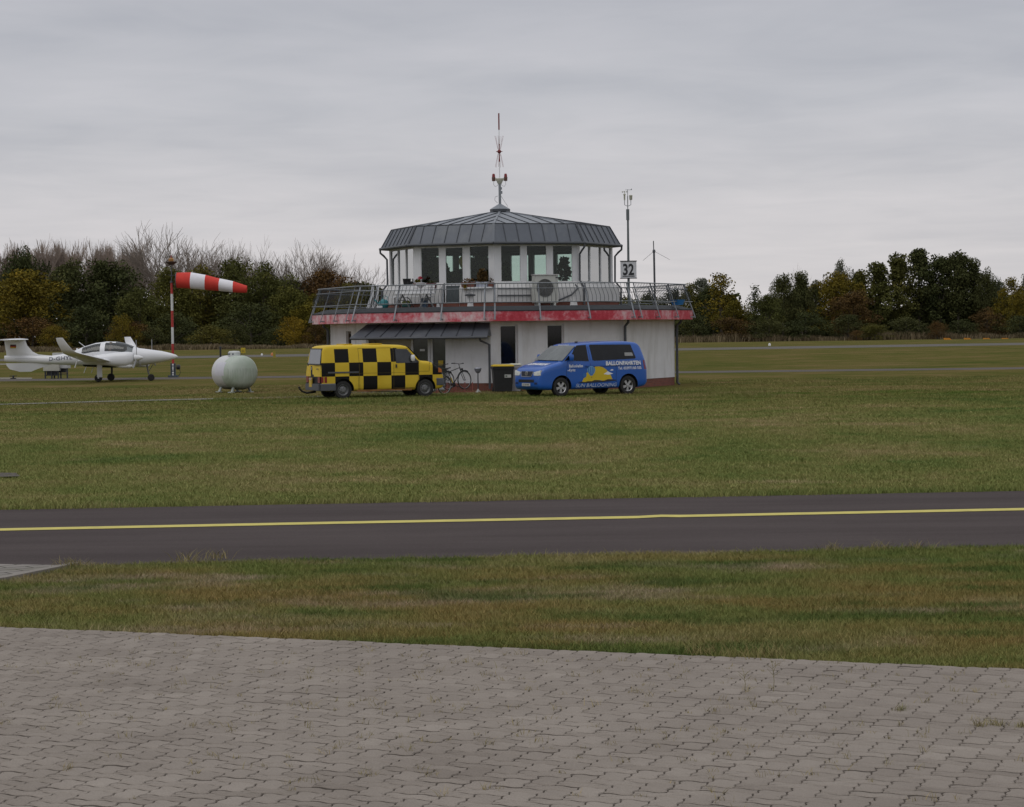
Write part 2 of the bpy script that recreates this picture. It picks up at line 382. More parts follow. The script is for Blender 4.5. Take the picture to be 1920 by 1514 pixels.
# ------------------------------------------------------------------ ground, paving, taxiways
rng = np.random.default_rng(7)
def sheet(name, pts, z, mt, **k):
    b = MB(); b.add([(p[0], p[1], z) for p in pts], [tuple(range(len(pts)))])
    o = b.build(name, mt, fix=False); return tag(o, kind='structure', **k)
def ground():
    b = MB(); n = 24; L = 3000
    b.add([(-L, -300, 0), (L, -300, 0), (L, 6000, 0), (-L, 6000, 0)], [(0, 1, 2, 3)])
    return tag(b.build('grass_field', M_GRASS, fix=False), kind='structure')
ground()

def asphalt_mat(name, col, hi):
    M = bpy.data.materials.new(name); M.use_nodes = True; nt = M.node_tree; b = nt.nodes['Principled BSDF']
    p = N(nt, 'ShaderNodeNewGeometry').outputs['Position']; x, y, z = xyz(nt, p)
    c = ramp(nt, nz(nt, comb(nt, mth(nt, 'MULTIPLY', x, .25), y, 0.0), .8, 5, .65), [(.35, col), (.68, hi)])
    g = nz(nt, p, 70, 2, .8)
    c = mixc(nt, 1.0, c, ramp(nt, nz(nt, comb(nt, mth(nt, 'MULTIPLY', x, .03), mth(nt, 'MULTIPLY', y, 2.2), 5.0), 1.0, 4, .6), [(.35, (.95, .95, .95)), (.65, (1.04, 1.04, 1.04))]), 'MULTIPLY')
    c = mixc(nt, 1.0, c, ramp(nt, g, [(.25, (.72, .72, .72)), (.6, (1.05, 1.05, 1.05)), (.8, (1.5, 1.5, 1.5))]), 'MULTIPLY')
    nt.links.new(c, b.inputs['Base Color']); b.inputs['Roughness'].default_value = 1.0; b.inputs['Specular IOR Level'].default_value = .06
    bn = N(nt, 'ShaderNodeBump'); bn.inputs['Strength'].default_value = .35; bn.inputs['Distance'].default_value = .006
    nt.links.new(g, bn.inputs['Height']); nt.links.new(bn.outputs[0], b.inputs['Normal']); return M
M_ASPH = asphalt_mat('dark_asphalt', (.071, .0575, .0555), (.092, .0755, .0725))
M_RUN = asphalt_mat('pale_runway', (.132, .122, .108), (.160, .148, .132))
M_TAX2 = asphalt_mat('worn_asphalt_strip', (.110, .098, .088), (.145, .128, .115))
M_PATH = mat('pale_concrete_path', (.215, .20, .17), 1.0, spec=.05, metal=0, var=.15, vscale=.8, bump=.2, bscale=30) if True else mat('x', (1, 1, 1), .9, 0, .15, .8, .2, 30)
M_LINE = mat('yellow_road_paint', (.58, .50, .15), .8, 0, .10, 5, spec=.1, dirt=(.40, .35, .14), dscale=2.0, dlo=.55, dhi=.8)

def line_ext(a, b, ext):
    d = (b-a).normalized(); return a-d*ext, b+d*ext
def band(name, far, near, mt, z=.004, ext=300):
    fa, fb = line_ext(G(*far[0]), G(*far[1]), ext); na, nb = line_ext(G(*near[0]), G(*near[1]), ext)
    return sheet(name, [na, nb, fb, fa], z, mt)
band('taxiway', ((0, 957), (1920, 921.5)), ((0, 1065), (1920, 1027)), M_ASPH, .006, 60)
# yellow centre line, with the small kink it has right of the middle
cl_pts = [(-900, 1013.5), (0, 995.0), (600, 982.8), (1195, 971.6), (1240, 969.2), (1275, 969.6), (1920, 956.6), (2800, 938.5)]
lb = MB(); top = [G(x, y-2.2) for x, y in cl_pts]; bot = [G(x, y+2.2) for x, y in cl_pts]
lb.add([(p.x, p.y, .012) for p in top+bot], [(i, i+1, i+1+len(top), i+len(top)) for i in range(len(top)-1)])
tag(lb.build('taxiway_centre_line', M_LINE, fix=False), kind='structure')
band('runway', ((340, 668.0), (1920, 643.0)), ((340, 672.3), (1920, 647.3)), M_RUN, .004, 900)
band('grass_taxi_strip', ((0, 711.5), (1920, 689)), ((0, 715.5), (1920, 692.5)), M_TAX2, .004, 300)
band('approach_track', ((0, 674.2), (60, 674.0)), ((0, 676.5), (60, 676.2)), M_PATH, .003, 12)
band('side_track', ((0, 682), (60, 681.8)), ((0, 684.5), (60, 684.2)), M_PATH, .003, 10)
pa = [G(-150, 762.5), G(0, 758.5), G(250, 751.3), (G(470, 746.3)), G(640, 742)]; pb = [G(-150, 765), G(0, 760.4), G(250, 753.4), G(470, 748.6), G(640, 745)]
sb = MB(); sb.add([(p.x, p.y, .02) for p in pa+pb], [(i, i+1, i+6, i+5) for i in range(4)])
tag(sb.build('footpath', M_PATH, fix=False), kind='structure')
sheet('forecourt_paving', [G(640, 742.0), G(930, 739.0), G(925, 734.5), G(640, 736.5)], .015, M_TAX2)
sheet('drain_slab', [G(-60, 899.5), G(38, 896.5), G(30, 890), G(-60, 889)], .03, M_TAX2)
sheet('worn_soil_track', [G(-40, 708.2), G(60, 708.6), G(60, 711.0), G(-40, 711.0)], .003, M_PATH)
def side_paver_mat():
    M = bpy.data.materials.new('weathered_side_blocks'); M.use_nodes = True; nt = M.node_tree; b = nt.nodes['Principled BSDF']
    p = N(nt, 'ShaderNodeNewGeometry').outputs['Position']; x, y, z = xyz(nt, p)
    u = mth(nt, 'ADD', mth(nt, 'MULTIPLY', x, .80), mth(nt, 'MULTIPLY', y, .60)); v = mth(nt, 'SUBTRACT', mth(nt, 'MULTIPLY', y, .80), mth(nt, 'MULTIPLY', x, .60))
    br = N(nt, 'ShaderNodeTexBrick'); nt.links.new(comb(nt, u, v, 0.0), br.inputs['Vector']); br.inputs['Scale'].default_value = 1.0
    br.inputs['Brick Width'].default_value = .42; br.inputs['Row Height'].default_value = .21; br.inputs['Mortar Size'].default_value = .014
    br.inputs['Color1'].default_value = (.25, .225, .20, 1); br.inputs['Color2'].default_value = (.19, .17, .15, 1); br.inputs['Mortar'].default_value = (.05, .045, .03, 1)
    c = mixc(nt, ramp(nt, nz(nt, p, 2.5, 5, .65), [(.5, 0.0), (.75, .7)]), br.outputs[0], (.11, .105, .06))
    nt.links.new(c, b.inputs['Base Color']); b.inputs['Roughness'].default_value = .92; return M
sheet('side_paving', [G(-260, 1113), G(4, 1090), G(138, 1063), G(0, 1060.8), G(-260, 1066)], .016, side_paver_mat())
# joints of the small side paving: raised courses of long blocks
jb = MB(); a0 = G(-240, 1108); a1 = G(2, 1088.5); c0 = G(136, 1063.2)
for q in range(5):
    p = a1.lerp(c0, q/4.2); d = (G(2, 1088.5)-G(136, 1063.2)).normalized()
jb.beam(G(0, 1091.5)+Vector((0, 0, .02)), G(140, 1063)+Vector((0, 0, .02)), .10, .05)
jb.beam(G(-230, 1117)+Vector((0, 0, .02)), G(0, 1091.5)+Vector((0, 0, .02)), .10, .05)
tag(jb.build('side_paving_kerb', mat('side_kerb', (.22, .195, .17), .9), fix=False), kind='structure')

# --- block paving apron: interlocking wavy blocks laid in herringbone
E0, E1 = G(0, 1181.5), G(1920, 1262.5)
EA = math.atan2(E1.y-E0.y, E1.x-E0.x); EO = E0.lerp(E1, .5)
ux = Vector((math.cos(EA), math.sin(EA), 0)); uy = Vector((-ux.y, ux.x, 0))
sheet('apron_bed', [EO-ux*70-uy*60, EO+ux*70-uy*60, EO+ux*70, EO-ux*70], .006, mat('sandy_joint_fill', (.058, .046, .032), .95, 0, .3, 6, .4, 40, dirt=(.060, .066, .022), dscale=2.0))
PW, PD = .150, .106
def paver_mat():
    M = bpy.data.materials.new('grey_paving_blocks'); M.use_nodes = True; nt = M.node_tree; b = nt.nodes['Principled BSDF']
    at_ = N(nt, 'ShaderNodeAttribute', attribute_name='var').outputs['Fac']
    p = N(nt, 'ShaderNodeNewGeometry').outputs['Position']
    c = ramp(nt, at_, [(0, (.240, .207, .180)), (.5, (.273, .237, .207)), (1, (.306, .267, .234))])
    c = mixc(nt, 1.0, c, ramp(nt, nz(nt, p, .7, 4, .6), [(.3, (.88, .87, .86)), (.7, (1.1, 1.1, 1.09))]), 'MULTIPLY')
    c = mixc(nt, 1.0, c, ramp(nt, nz(nt, p, 120, 3, .75), [(.3, (.84, .84, .84)), (.7, (1.14, 1.14, 1.14))]), 'MULTIPLY')
    c = mixc(nt, ramp(nt, nz(nt, p, 3.0, 5, .65), [(.60, 0.0), (.78, .35)]), c, (.17, .15, .11))
    nt.links.new(c, b.inputs['Base Color']); b.inputs['Roughness'].default_value = 1.0; b.inputs['Specular IOR Level'].default_value = .05
    bn = N(nt, 'ShaderNodeBump'); bn.inputs['Strength'].default_value = .4; bn.inputs['Distance'].default_value = .004
    nt.links.new(nz(nt, p, 90, 3, .7), bn.inputs['Height']); nt.links.new(bn.outputs[0], b.inputs['Normal']); return M
def pavers():
    V = []; Q = []; A = []; NS = 6; amp = .015; gap = .0058
    def wx(t): return amp*math.sin(2*math.pi*t)          # wave along one unit
    cells = []
    for i in range(-74, 75):
        for j in range(-72, 1):
            # herringbone: period 4 along the diagonal
            k = (i - j) % 4
            if k == 0: cells.append((i, j, 2, 1))         # lies along x, covers (i,j),(i+1,j)
            elif k == 3: cells.append((i, j, 1, 2))       # stands along y, covers (i,j),(i,j+1)
    r = random.Random(3)
    for i, j, a, b in cells:
        pts = []
        def edge(p, q):
            for s in range(NS*max(abs(q[0]-p[0]), abs(q[1]-p[1]))):
                t = s/(NS*max(abs(q[0]-p[0]), abs(q[1]-p[1])))
                x = p[0]+(q[0]-p[0])*t; y = p[1]+(q[1]-p[1])*t
                if p[1] == q[1]: pts.append((x, y+.75*wx(x)/PD, s == 0))
                else: pts.append((x+.55*wx(y)/PW, y, s == 0))
        edge((i, j), (i+a, j)); edge((i+a, j), (i+a, j+b)); edge((i+a, j+b), (i, j+b)); edge((i, j+b), (i, j))
        cx, cy = (i+a/2)*PW, (j+b/2)*PD
        if j >= 0: continue
        lift = r.uniform(-.002, .002); tx, ty = r.gauss(0, .010), r.gauss(0, .010); col = min(1, max(0, r.gauss(.5, .2)))
        base = len(V); n = len(pts)
        for ring, (ins, z) in enumerate(((gap+.002, -.020), (gap, -.006), (gap+.006, 0.0))):
            for x, y, corner in pts:
                X, Y = x*PW-cx, y*PD-cy
                g = ins+(.0015 if corner else 0)
                X -= math.copysign(min(abs(X), g*.6), X)*(1 if abs(X) > a*PW/2-.03 else .0)
                Y -= math.copysign(min(abs(Y), g*1.75), Y)*(1 if abs(Y) > b*PD/2-.03 else .0)
                P = EO+ux*(cx+X)+uy*min(cy+Y, -.004-.002*ring)
                V.append((P.x, P.y, .030+z+lift+X*tx+Y*ty)); A.append(col)
        for ring in range(2):
            for q in range(n):
                Q.append((base+ring*n+q, base+ring*n+(q+1) % n, base+(ring+1)*n+(q+1) % n, base+(ring+1)*n+q))
        c0 = len(V); P = EO+ux*cx+uy*min(cy, -.03); V.append((P.x, P.y, .030+lift)); A.append(col)
        for q in range(0, n): Q.append((base+2*n+q, base+2*n+(q+1) % n, c0, c0))
    me = bpy.data.meshes.new('apron_paving')
    me.from_pydata(V, [], [q if q[2] != q[3] else q[:3] for q in Q])
    a = me.attributes.new('var', 'FLOAT', 'POINT'); a.data.foreach_set('value', A)
    me.materials.append(paver_mat()); me.update()
    o = bpy.data.objects.new('apron_paving', me); COL.objects.link(o); tag(o, kind='structure')
pavers()

# --- grass blades
def blades(name, P, h, wd, lean=.35, seed=1, kind='stuff', material=None, z0=0.0, **k):
    r = np.random.default_rng(seed); n = len(P)
    hh = h*r.uniform(.45, 1.25, n) if np.isscalar(h) else h
    an = r.uniform(0, 2*np.pi, n); ln = r.normal(0, lean, (n, 2))*hh[:, None]
    wv = np.stack([np.cos(an), np.sin(an)], 1)*(wd*r.uniform(.6, 1.4, n))[:, None]/2
    b = np.zeros((n, 5, 3)); b[:, 0, :2] = P-wv; b[:, 1, :2] = P+wv
    b[:, 2, :2] = P+ln*.35+wv*.8; b[:, 3, :2] = P+ln*.35-wv*.8; b[:, 4, :2] = P+ln
    b[:, :2, 2] = z0; b[:, 2:4, 2] = (hh*.55)[:, None]+z0; b[:, 4, 2] = hh+z0
    i = np.arange(n)*5
    tri = np.concatenate([np.stack([i, i+1, i+2], 1), np.stack([i, i+2, i+3], 1), np.stack([i+3, i+2, i+4], 1)])
    v = np.repeat(np.clip(r.beta(2.2, 2.6, n)+(r.random(n) < .06)*.4, 0, 1), 5)
    return npmesh(name, b.reshape(-1, 3), tri, material or M_BLADE, v, kind=kind, **k)
def scatter(n, fn, x0, x1, y0, y1, r):
    P = np.stack([r.uniform(x0, x1, n), r.uniform(y0, y1, n)], 1); return P[fn(P)]
def line_y(a, b):
    pa_, pb_ = G(*a), G(*b); s = (pb_.y-pa_.y)/(pb_.x-pa_.x); return lambda x: pa_.y+s*(x-pa_.x)
near_tax = line_y((0, 1065), (1920, 1027)); far_tax = line_y((0, 957), (1920, 921.5)); apr = line_y((0, 1181.5), (1920, 1262.5))
def wob(x, a, s):  # irregular turf edge
    return a*(np.sin(x*s)+.6*np.sin(x*s*2.7+1)+.5*np.sin(x*s*6.1+2))
sp_a, sp_b = G(2, 1091.5), G(142, 1063)
def in_side(P):
    s = (sp_b.y-sp_a.y)/(sp_b.x-sp_a.x); return P[:, 1] > sp_a.y+s*(P[:, 0]-sp_a.x)
r_ = np.random.default_rng(11)
def verge(P):
    ok = (P[:, 1] < near_tax(P[:, 0])+.05+wob(P[:, 0], .06, 1.9)) & (P[:, 1] > apr(P[:, 0])+.03+wob(P[:, 0], .025, 2.3))
    return ok & ~((P[:, 0] < sp_b.x) & in_side(P))
P = scatter(1150000, verge, -11, 11, 13.4, 25.5, r_)
P = P[np.abs(P[:, 0]) < P[:, 1]*.245+4]
blades('verge_grass', P, .044, .0046, .60, 2)
Pe = scatter(80000, lambda P: verge(P) & ((P[:, 1] < apr(P[:, 0])+.22) | (P[:, 1] > near_tax(P[:, 0])-.25)), -11, 11, 13.4, 25.5, r_)
blades('verge_edge_grass', Pe, .075, .005, .5, 5)
P = scatter(620000, lambda P: P[:, 1] > far_tax(P[:, 0])-.04+wob(P[:, 0], .05, 1.3), -18, 18, 29.5, 62, r_)
P = P[(np.abs(P[:, 0]) < P[:, 1]*.235+4) & (r_.random(len(P)) < np.clip(1.25-(P[:, 1]-32)/40, .2, 1))]
blades('lawn_grass', P, .042, .010, .70, 3)
P = scatter(260000, lambda P: (P[:, 1] > 54) & ~((np.abs(P[:, 0]+.4) < 8.2) & (P[:, 1] > 87.6)), -26, 26, 54, 104, r_)
P = P[np.abs(P[:, 0]) < P[:, 1]*.235+4]
P = P[(P[:, 1] < 88) | (P[:, 1] > 112) | (r_.random(len(P)) < .7)]
blades('far_lawn_grass', P, .042, .020, .65, 13)
Pe = scatter(90000, lambda P: (P[:, 1] > far_tax(P[:, 0])-.08+wob(P[:, 0], .05, 1.3)) & (P[:, 1] < far_tax(P[:, 0])+.35), -11, 11, 29.5, 35, r_)
blades('lawn_edge_grass', Pe, .10, .009, .45, 6)
# long tufts under and around the vans and along the wall
P = scatter(42000, lambda P: (P[:, 1] > 76), -11, 10, 76, 88.2, r_)
blades('unmown_grass', P, .08, .016, .5, 8)
# dry weeds rooted in the joints of the paving
M_WEED = leaf_mat('dry_weeds', (.15, .14, .05), (.36, .28, .13), (.46, .35, .19))
def tufts(name, spots, nb, h, spread, mt, wd=.004, z0=.024, **k):
    P = []; H = []; r = np.random.default_rng(5)
    for (x, y, s) in spots:
        q = r.normal(0, spread*s, (nb, 2)); P.append(q+np.array([x, y])); H.append(h*s*r.uniform(.4, 1.2, nb))
    return blades(name, np.concatenate(P), np.concatenate(H), wd, .7, 9, material=mt, z0=z0, **k)
spots = []
rw = random.Random(8)
for _ in range(330):
    px = rw.uniform(-40, 1960); py = 1190+abs(rw.gauss(0, 1))*130+px*.045
    if rw.random() < .30: py = rw.uniform(1210, 1514)
    g = G(px, min(py, 1560)); spots.append((g.x, g.y, rw.uniform(.5, 1.3)))
spots = [s_ for s_ in spots if s_[1] < apr(s_[0])]
tufts('paving_weeds', spots, 10, .045, .022, M_WEED, .0028)
tufts('green_paving_tufts', [(*G(x, y).xy, s_) for x, y, s_ in ((1838, 1370, 1.1), (1872, 1370, 1.0), (1915, 1373, .9), (1688, 1341, .8))], 60, .055, .024, M_BLADE, .004)
tufts('dry_edge_weeds', [(*G(x, y).xy, s_) for x, y, s_ in ((1395, 1238, 1.5), (1440, 1240, 1.3), (1310, 1232, 1.0), (1330, 1233, 1.1), (1455, 1236, 1.2), (355, 1056, 1.3), (405, 1052, 1.2), (140, 1066, 1.1), (120, 1068, 1.2), (1720, 1033, 1.2), (1650, 1035, 1.2), (1560, 1036, 1.1))], 55, .085, .06, M_WEED, .005)
for px, py, hh in ((1450, 1305, .20), (1396, 1303, .14)):
    g = G(px, py); b = MB(); b.tube([g+Vector((0, 0, .02)), g+Vector((.006, 0, hh*.5)), g+Vector((-.004, 0, hh))], [.0022, .002, .0012], 4)
    for q in range(7):
        z = hh*(.62+.06*q); an = q*2.4; b.tube([g+Vector((0, 0, z)), g+Vector((.045*math.cos(an), .045*math.sin(an), z+.035))], [.0014, .001], 3)
    tag(b.build('weed_stalk', M_WEED), 'tall dry weed stalk standing in the paving joints' if hh > .15 else 'short bare weed stalk beside the taller one on the paving', 'weed')
# tall dry grass in front of the wood
M_REED = leaf_mat('tall_dry_grass', (.10, .075, .042), (.24, .180, .115), (.31, .24, .16))
r2 = np.random.default_rng(21)
Pr = np.stack([r2.uniform(-140, 140, 60000), r2.normal(0, 1, 60000)], 1)
Pr[:, 1] = np.where(Pr[:, 0] > 20, 372, 352)+np.abs(Pr[:, 1])*9
hx = np.where(Pr[:, 0] > 20, 1.05, .70)*r2.uniform(.5, 1.2, len(Pr))*(1+.25*np.sin(Pr[:, 0]*.21)+.15*np.sin(Pr[:, 0]*.9))
blades('tall_dry_grass', Pr, hx, .16, .25, 22, material=M_REED)

# ------------------------------------------------------------------ control tower building
BC = Vector((-.40, 95.3, 0)); TH0 = rad(-3)
B = empty('control_tower_building', BC, label='white octagonal airfield control building with glazed tower and red-edged terrace', cat='building')
def ov(R, k, z=0.0):
    a = TH0+k*math.pi/4; return Vector((R*math.sin(a), -R*math.cos(a), z))
def on_face(R, k, u, z, out=0.0):
    """point at distance u (m) along face k from vertex k, moved outward"""
    a, b = ov(R, k), ov(R, k+1); d = (b-a).normalized(); n = Vector((d.y, -d.x, 0))
    if n.dot(a+b) < 0: n = -n
    return a+d*u+n*out+Vector((0, 0, z))
def flen(R): return 2*R*math.sin(math.pi/8)
def facedir(R, k):
    a, b = ov(R, k), ov(R, k+1); d = (b-a).normalized(); n = Vector((d.y, -d.x, 0))
    if n.dot(a+b) < 0: n = -n
    return d, n
def oct_ring(b, R1, z1, R2, z2, m=0, sm=False):
    vs = [ov(R1, k, z1) for k in range(8)]+[ov(R2, k, z2) for k in range(8)]
    b.add(vs, [(k, (k+1) % 8, (k+1) % 8+8, k+8) for k in range(8)], m, sm)
def face_panel(b, R, k, z0, z1, holes, m=0, depth=.18):
    """wall of face k with rectangular openings (u0,u1,za,zb) and reveals"""
    L = flen(R); us = sorted({0, L}|{h[0] for h in holes}|{h[1] for h in holes}); zs = sorted({z0, z1}|{h[2] for h in holes}|{h[3] for h in holes})
    for i in range(len(us)-1):
        for j in range(len(zs)-1):
            um, zm = (us[i]+us[i+1])/2, (zs[j]+zs[j+1])/2
            if any(h[0] < um < h[1] and h[2] < zm < h[3] for h in holes): continue
            b.add([on_face(R, k, us[i], zs[j]), on_face(R, k, us[i+1], zs[j]), on_face(R, k, us[i+1], zs[j+1]), on_face(R, k, us[i], zs[j+1])], [(0, 1, 2, 3)], m)
    for u0, u1, za, zb in holes:
        o = [on_face(R, k, u0, za), on_face(R, k, u1, za), on_face(R, k, u1, zb), on_face(R, k, u0, zb)]
        q = [on_face(R, k, u0, za, -depth), on_face(R, k, u1, za, -depth), on_face(R, k, u1, zb, -depth), on_face(R, k, u0, zb, -depth)]
        b.add(o+q, [(i, i+4, (i+1) % 4+4, (i+1) % 4) for i in range(4)], m)
def rect_on_face(b, R, k, u0, u1, za, zb, out, th, m=0):
    p = [on_face(R, k, u0, za, out), on_face(R, k, u1, za, out), on_face(R, k, u1, zb, out), on_face(R, k, u0, zb, out)]
    b.poly(p, th, facedir(R, k)[1], m)
def frame_on_face(b, R, k, u0, u1, za, zb, out, th, fw, m=0):
    rect_on_face(b, R, k, u0, u0+fw, za, zb, out, th, m); rect_on_face(b, R, k, u1-fw, u1, za, zb, out, th, m)
    rect_on_face(b, R, k, u0+fw, u1-fw, zb-fw, zb, out, th, m); rect_on_face(b, R, k, u0+fw, u1-fw, za, za+fw, out, th, m)

RG, ZT, RT = 7.33, 2.77, 8.10
LG = flen(RG)
porch = (.12, 3.58, .05, 2.60)
gholes = {0: [(.38, 1.10, .12, 2.62), (2.35, 3.05, .95, 2.62)], 7: [porch], 6: [(2.55, 3.35, .12, 2.45)], 2: [(1.2, 2.4, 1.0, 2.2)], 4: [(1.5, 3.5, 1.0, 2.2)]}
wb = MB()
for k in range(8): face_panel(wb, RG, k, .34, ZT, [(h[0], h[1], max(h[2], .34), h[3]) for h in gholes.get(k, [])])
wb.build('ground_floor_wall', white_wall, B, fix=False)
pb = MB()
for k in range(8): face_panel(pb, RG-.02, k, -.05, .34, [(h[0], h[1], -.05, .34) for h in gholes.get(k, []) if h[2] < .3], depth=.16)
pb.build('brick_plinth', brick_red, B, fix=False)
cb = MB(); cb.add([ov(RG-.5, k, .02) for k in range(8)], [tuple(range(8))]); cb.build('floor_slab', dark_room, B, fix=False)
# dark core so one cannot look through the ground floor
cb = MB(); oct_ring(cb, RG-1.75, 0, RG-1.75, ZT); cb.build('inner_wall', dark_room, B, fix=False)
def window(parent, R, k, u0, u1, za, zb, out, fmat=None, gmat=None, fw=.06, name='window', bars=(), th=.07):
    fb = MB(); frame_on_face(fb, R, k, u0, u1, za, zb, out, th, fw)
    for z in bars: rect_on_face(fb, R, k, u0+fw, u1-fw, z-.04, z+.04, out-.002, th-.01)
    f = fb.build(name, fmat or white_frame, parent)
    gb = MB(); rect_on_face(gb, R, k, u0+fw, u1-fw, za+fw, zb-fw, out-.035, .012); gb.build('pane', gmat or dark_glass, f)
    return f
f0 = window(B, RG, 0, .38, 1.10, .12, 2.62, -.10, fw=.05, name='door', bars=(1.05,))
mb = MB(); rect_on_face(mb, RG, 0, 1.13, 1.27, .34, 2.66, .012, .03); mb.build('door_trim', white_frame, B)
mb = MB(); rect_on_face(mb, RG, 0, 3.08, 3.22, .34, 2.66, .012, .03); mb.build('window_trim', white_frame, B)
window(B, RG, 0, 2.35, 3.05, .95, 2.62, -.10, fw=.05)
window(B, RG, 6, 2.55, 3.35, .12, 2.45, -.10, fmat=mat('brown_frame', (.12, .085, .06)), fw=.10)
window(B, RG, 2, 1.2, 2.4, 1.0, 2.2, -.1); window(B, RG, 4, 1.5, 3.5, 1.0, 2.2, -.1)
# porch recess with glazed double doors
k = 7; pr = MB(); dep = .55
for u in (porch[0], porch[1]):
    a = [on_face(RG, k, u, 0), on_face(RG, k, u, 2.6), on_face(RG, k, u, 2.6, -dep), on_face(RG, k, u, 0, -dep)]; pr.add(a, [(0, 1, 2, 3)])
pr.add([on_face(RG, k, porch[0], 0, -dep), on_face(RG, k, porch[1], 0, -dep), on_face(RG, k, porch[1], 2.6, -dep), on_face(RG, k, porch[0], 2.6, -dep)], [(0, 1, 2, 3)])
pr.add([on_face(RG, k, porch[0], 2.6, 0), on_face(RG, k, porch[1], 2.6, 0), on_face(RG, k, porch[1], 2.6, -dep), on_face(RG, k, porch[0], 2.6, -dep)], [(0, 1, 2, 3)])
pr.build('porch_recess', beige_wall, B, fix=False)
d1 = window(B, RG, k, 1.80, 2.66, .08, 2.25, -dep+.10, gmat=door_glass, fw=.10, name='porch_door', bars=(.95,))
d2 = window(B, RG, k, 2.68, 3.54, .08, 2.25, -dep+.10, gmat=door_glass, fw=.10, name='porch_door', bars=())
nb_ = MB(); rect_on_face(nb_, RG, k, 3.02, 3.24, 1.05, 1.24, -dep+.095, .01); nb_.build('yellow_poster', yellow_pl, d2)
nb_ = MB(); rect_on_face(nb_, RG, k, 2.2, 2.42, 1.62, 1.70, -dep+.095, .01); nb_.build('paper_notice', white_dec, d1)
# canopy over the porch: zinc lean-to with hipped ends
cz0, cz1 = 2.20, 2.72; co = .95
A = [on_face(RG, k, -.20, cz0, co), on_face(RG, k, LG+.30, cz0, co), on_face(RG, k, LG-.05, cz1, .02), on_face(RG, k, .05, cz1, .02), on_face(RG, k, -.20, cz0, .02), on_face(RG, k, LG+.02, cz0, .02)]
cn = MB(); cn.add(A, [(0, 1, 2, 3), (0, 3, 4), (1, 5, 2), (0, 4, 5, 1)])
cn.add([p-Vector((0, 0, .07)) for p in (A[0], A[1])]+[A[0], A[1]], [(0, 1, 3, 2)])
for q in range(1, 9):
    t = q/9; cn.beam(A[0].lerp(A[1], t)+Vector((0, 0, .012)), A[3].lerp(A[2], t)+Vector((0, 0, .012)), .025, .035, 1)
can = cn.build('canopy', [zinc, zinc_dark], B, fix=False)
g = MB(); g.tube([A[0]+Vector((0, 0, -.05)), A[1]+Vector((0, 0, -.05))], .05, 8); g.build('gutter', pipe_grey, can)
cp = MB(); e = on_face(RG, k, LG-.02, 0, .0)
cp.tube([on_face(RG, k, LG-.06, 2.14, .92), on_face(RG, k, LG-.08, 2.02, .80), on_face(RG, k, LG-.03, 1.86, .12), on_face(RG, k, LG-.03, .12, .12)], .045, 8); cp.build('downpipe', pipe_grey, B)
pl = MB(); rect_on_face(pl, RG, k, LG-.26, LG-.003, .34, 2.70, .05, .05); pl.build('corner_pilaster', white_wall, B)

# terrace slab with the faded red fascia
sb = MB(); oct_ring(sb, RT, ZT, RT, ZT+.40); oct_ring(sb, RG-.4, ZT+.001, RT, ZT)
sb.build('fascia', fascia_red, B, fix=False)
sb = MB(); vs = [ov(RT-.02, q, ZT+.02) for q in range(8)]; sb.add(vs, [tuple(range(7, -1, -1))]); sb.build('terrace_soffit', white_wall, B, fix=False)
db = MB(); oct_ring(db, RT+.015, ZT+.385, RT+.015, ZT+.425); oct_ring(db, RT+.015, ZT+.425, RT-.62, ZT+.60); db.add([ov(RT-.62, q, ZT+.60) for q in range(8)], [tuple(range(8))])
db.build('terrace_deck', bitumen, B, fix=False)
ZD = ZT+.60
# downpipes at the ground floor corners
for kk, dr in ((1, 0.0), (2, 0.0), (6, 0.0)):
    b = MB(); d = ov(1, kk).normalized(); p = d*(RG+.10)
    top_ = d*(RG+.28)+Vector((0, 0, ZT))
    b.tube([top_, top_-Vector((0, 0, .10)), p+Vector((0, 0, ZT-.26)), p+Vector((0, 0, .10)), p+d*.10+Vector((0, 0, .02))], .055, 8)
    for z in (.6, 1.7): b.tube([p+Vector((0, 0, z)), p+Vector((0, 0, z+.04))], .068, 8)
    b.build('downpipe', pipe_grey, B)

# railing: leaning posts bracketed to the fascia, two top rails, a bottom rail and bellied bars
RB, RU = RT+.20, RT-.30; ZR = 4.25
def rr(z): return RB+(RU-RB)*(z-(ZT+.05))/(ZR-(ZT+.05))
for k in range(8):
    b = MB()
    for z, r in ((ZR, .024), (ZR-.20, .014), (ZD+.14, .019)):
        b.tube([ov(rr(z)+.03, k, z), ov(rr(z)+.03, k+1, z)], r, 6, 0)
    n = 36
    for q in range(1, n):
        t = q/n; pts = []
        for z, o in ((ZR-.0, 0), (ZR-.20, .0), (ZR-.34, .05), (ZR-.50, .085), (ZD+.26, .06), (ZD+.14, .0)):
            p = ov(rr(z)+.03+o, k, z).lerp(ov(rr(z)+.03+o, k+1, z), t); pts.append(p)
        b.tube(pts, .0115, 4, 1, cap=False)
    rl = b.build('railing', [galv, bar_grey], B, fix=False)
    L = flen(RT)
    for t in (.035, .335, .665, .965):
        b = MB(); z0 = ZT+.06
        p0 = ov(rr(z0), k, z0).lerp(ov(rr(z0), k+1, z0), t); p1 = ov(rr(ZR), k, ZR).lerp(ov(rr(ZR), k+1, ZR), t)
        b.beam(p0, p1, .055, .03, 0, up=(facedir(RT, k)[1]))
        q0 = ov(RT-.01, k, z0+.04).lerp(ov(RT-.01, k+1, z0+.04), t); b.beam(p0+Vector((0, 0, .05)), q0+Vector((0, 0, .0)), .05, .05, 0)
        b.build('post', galv, rl, fix=False)

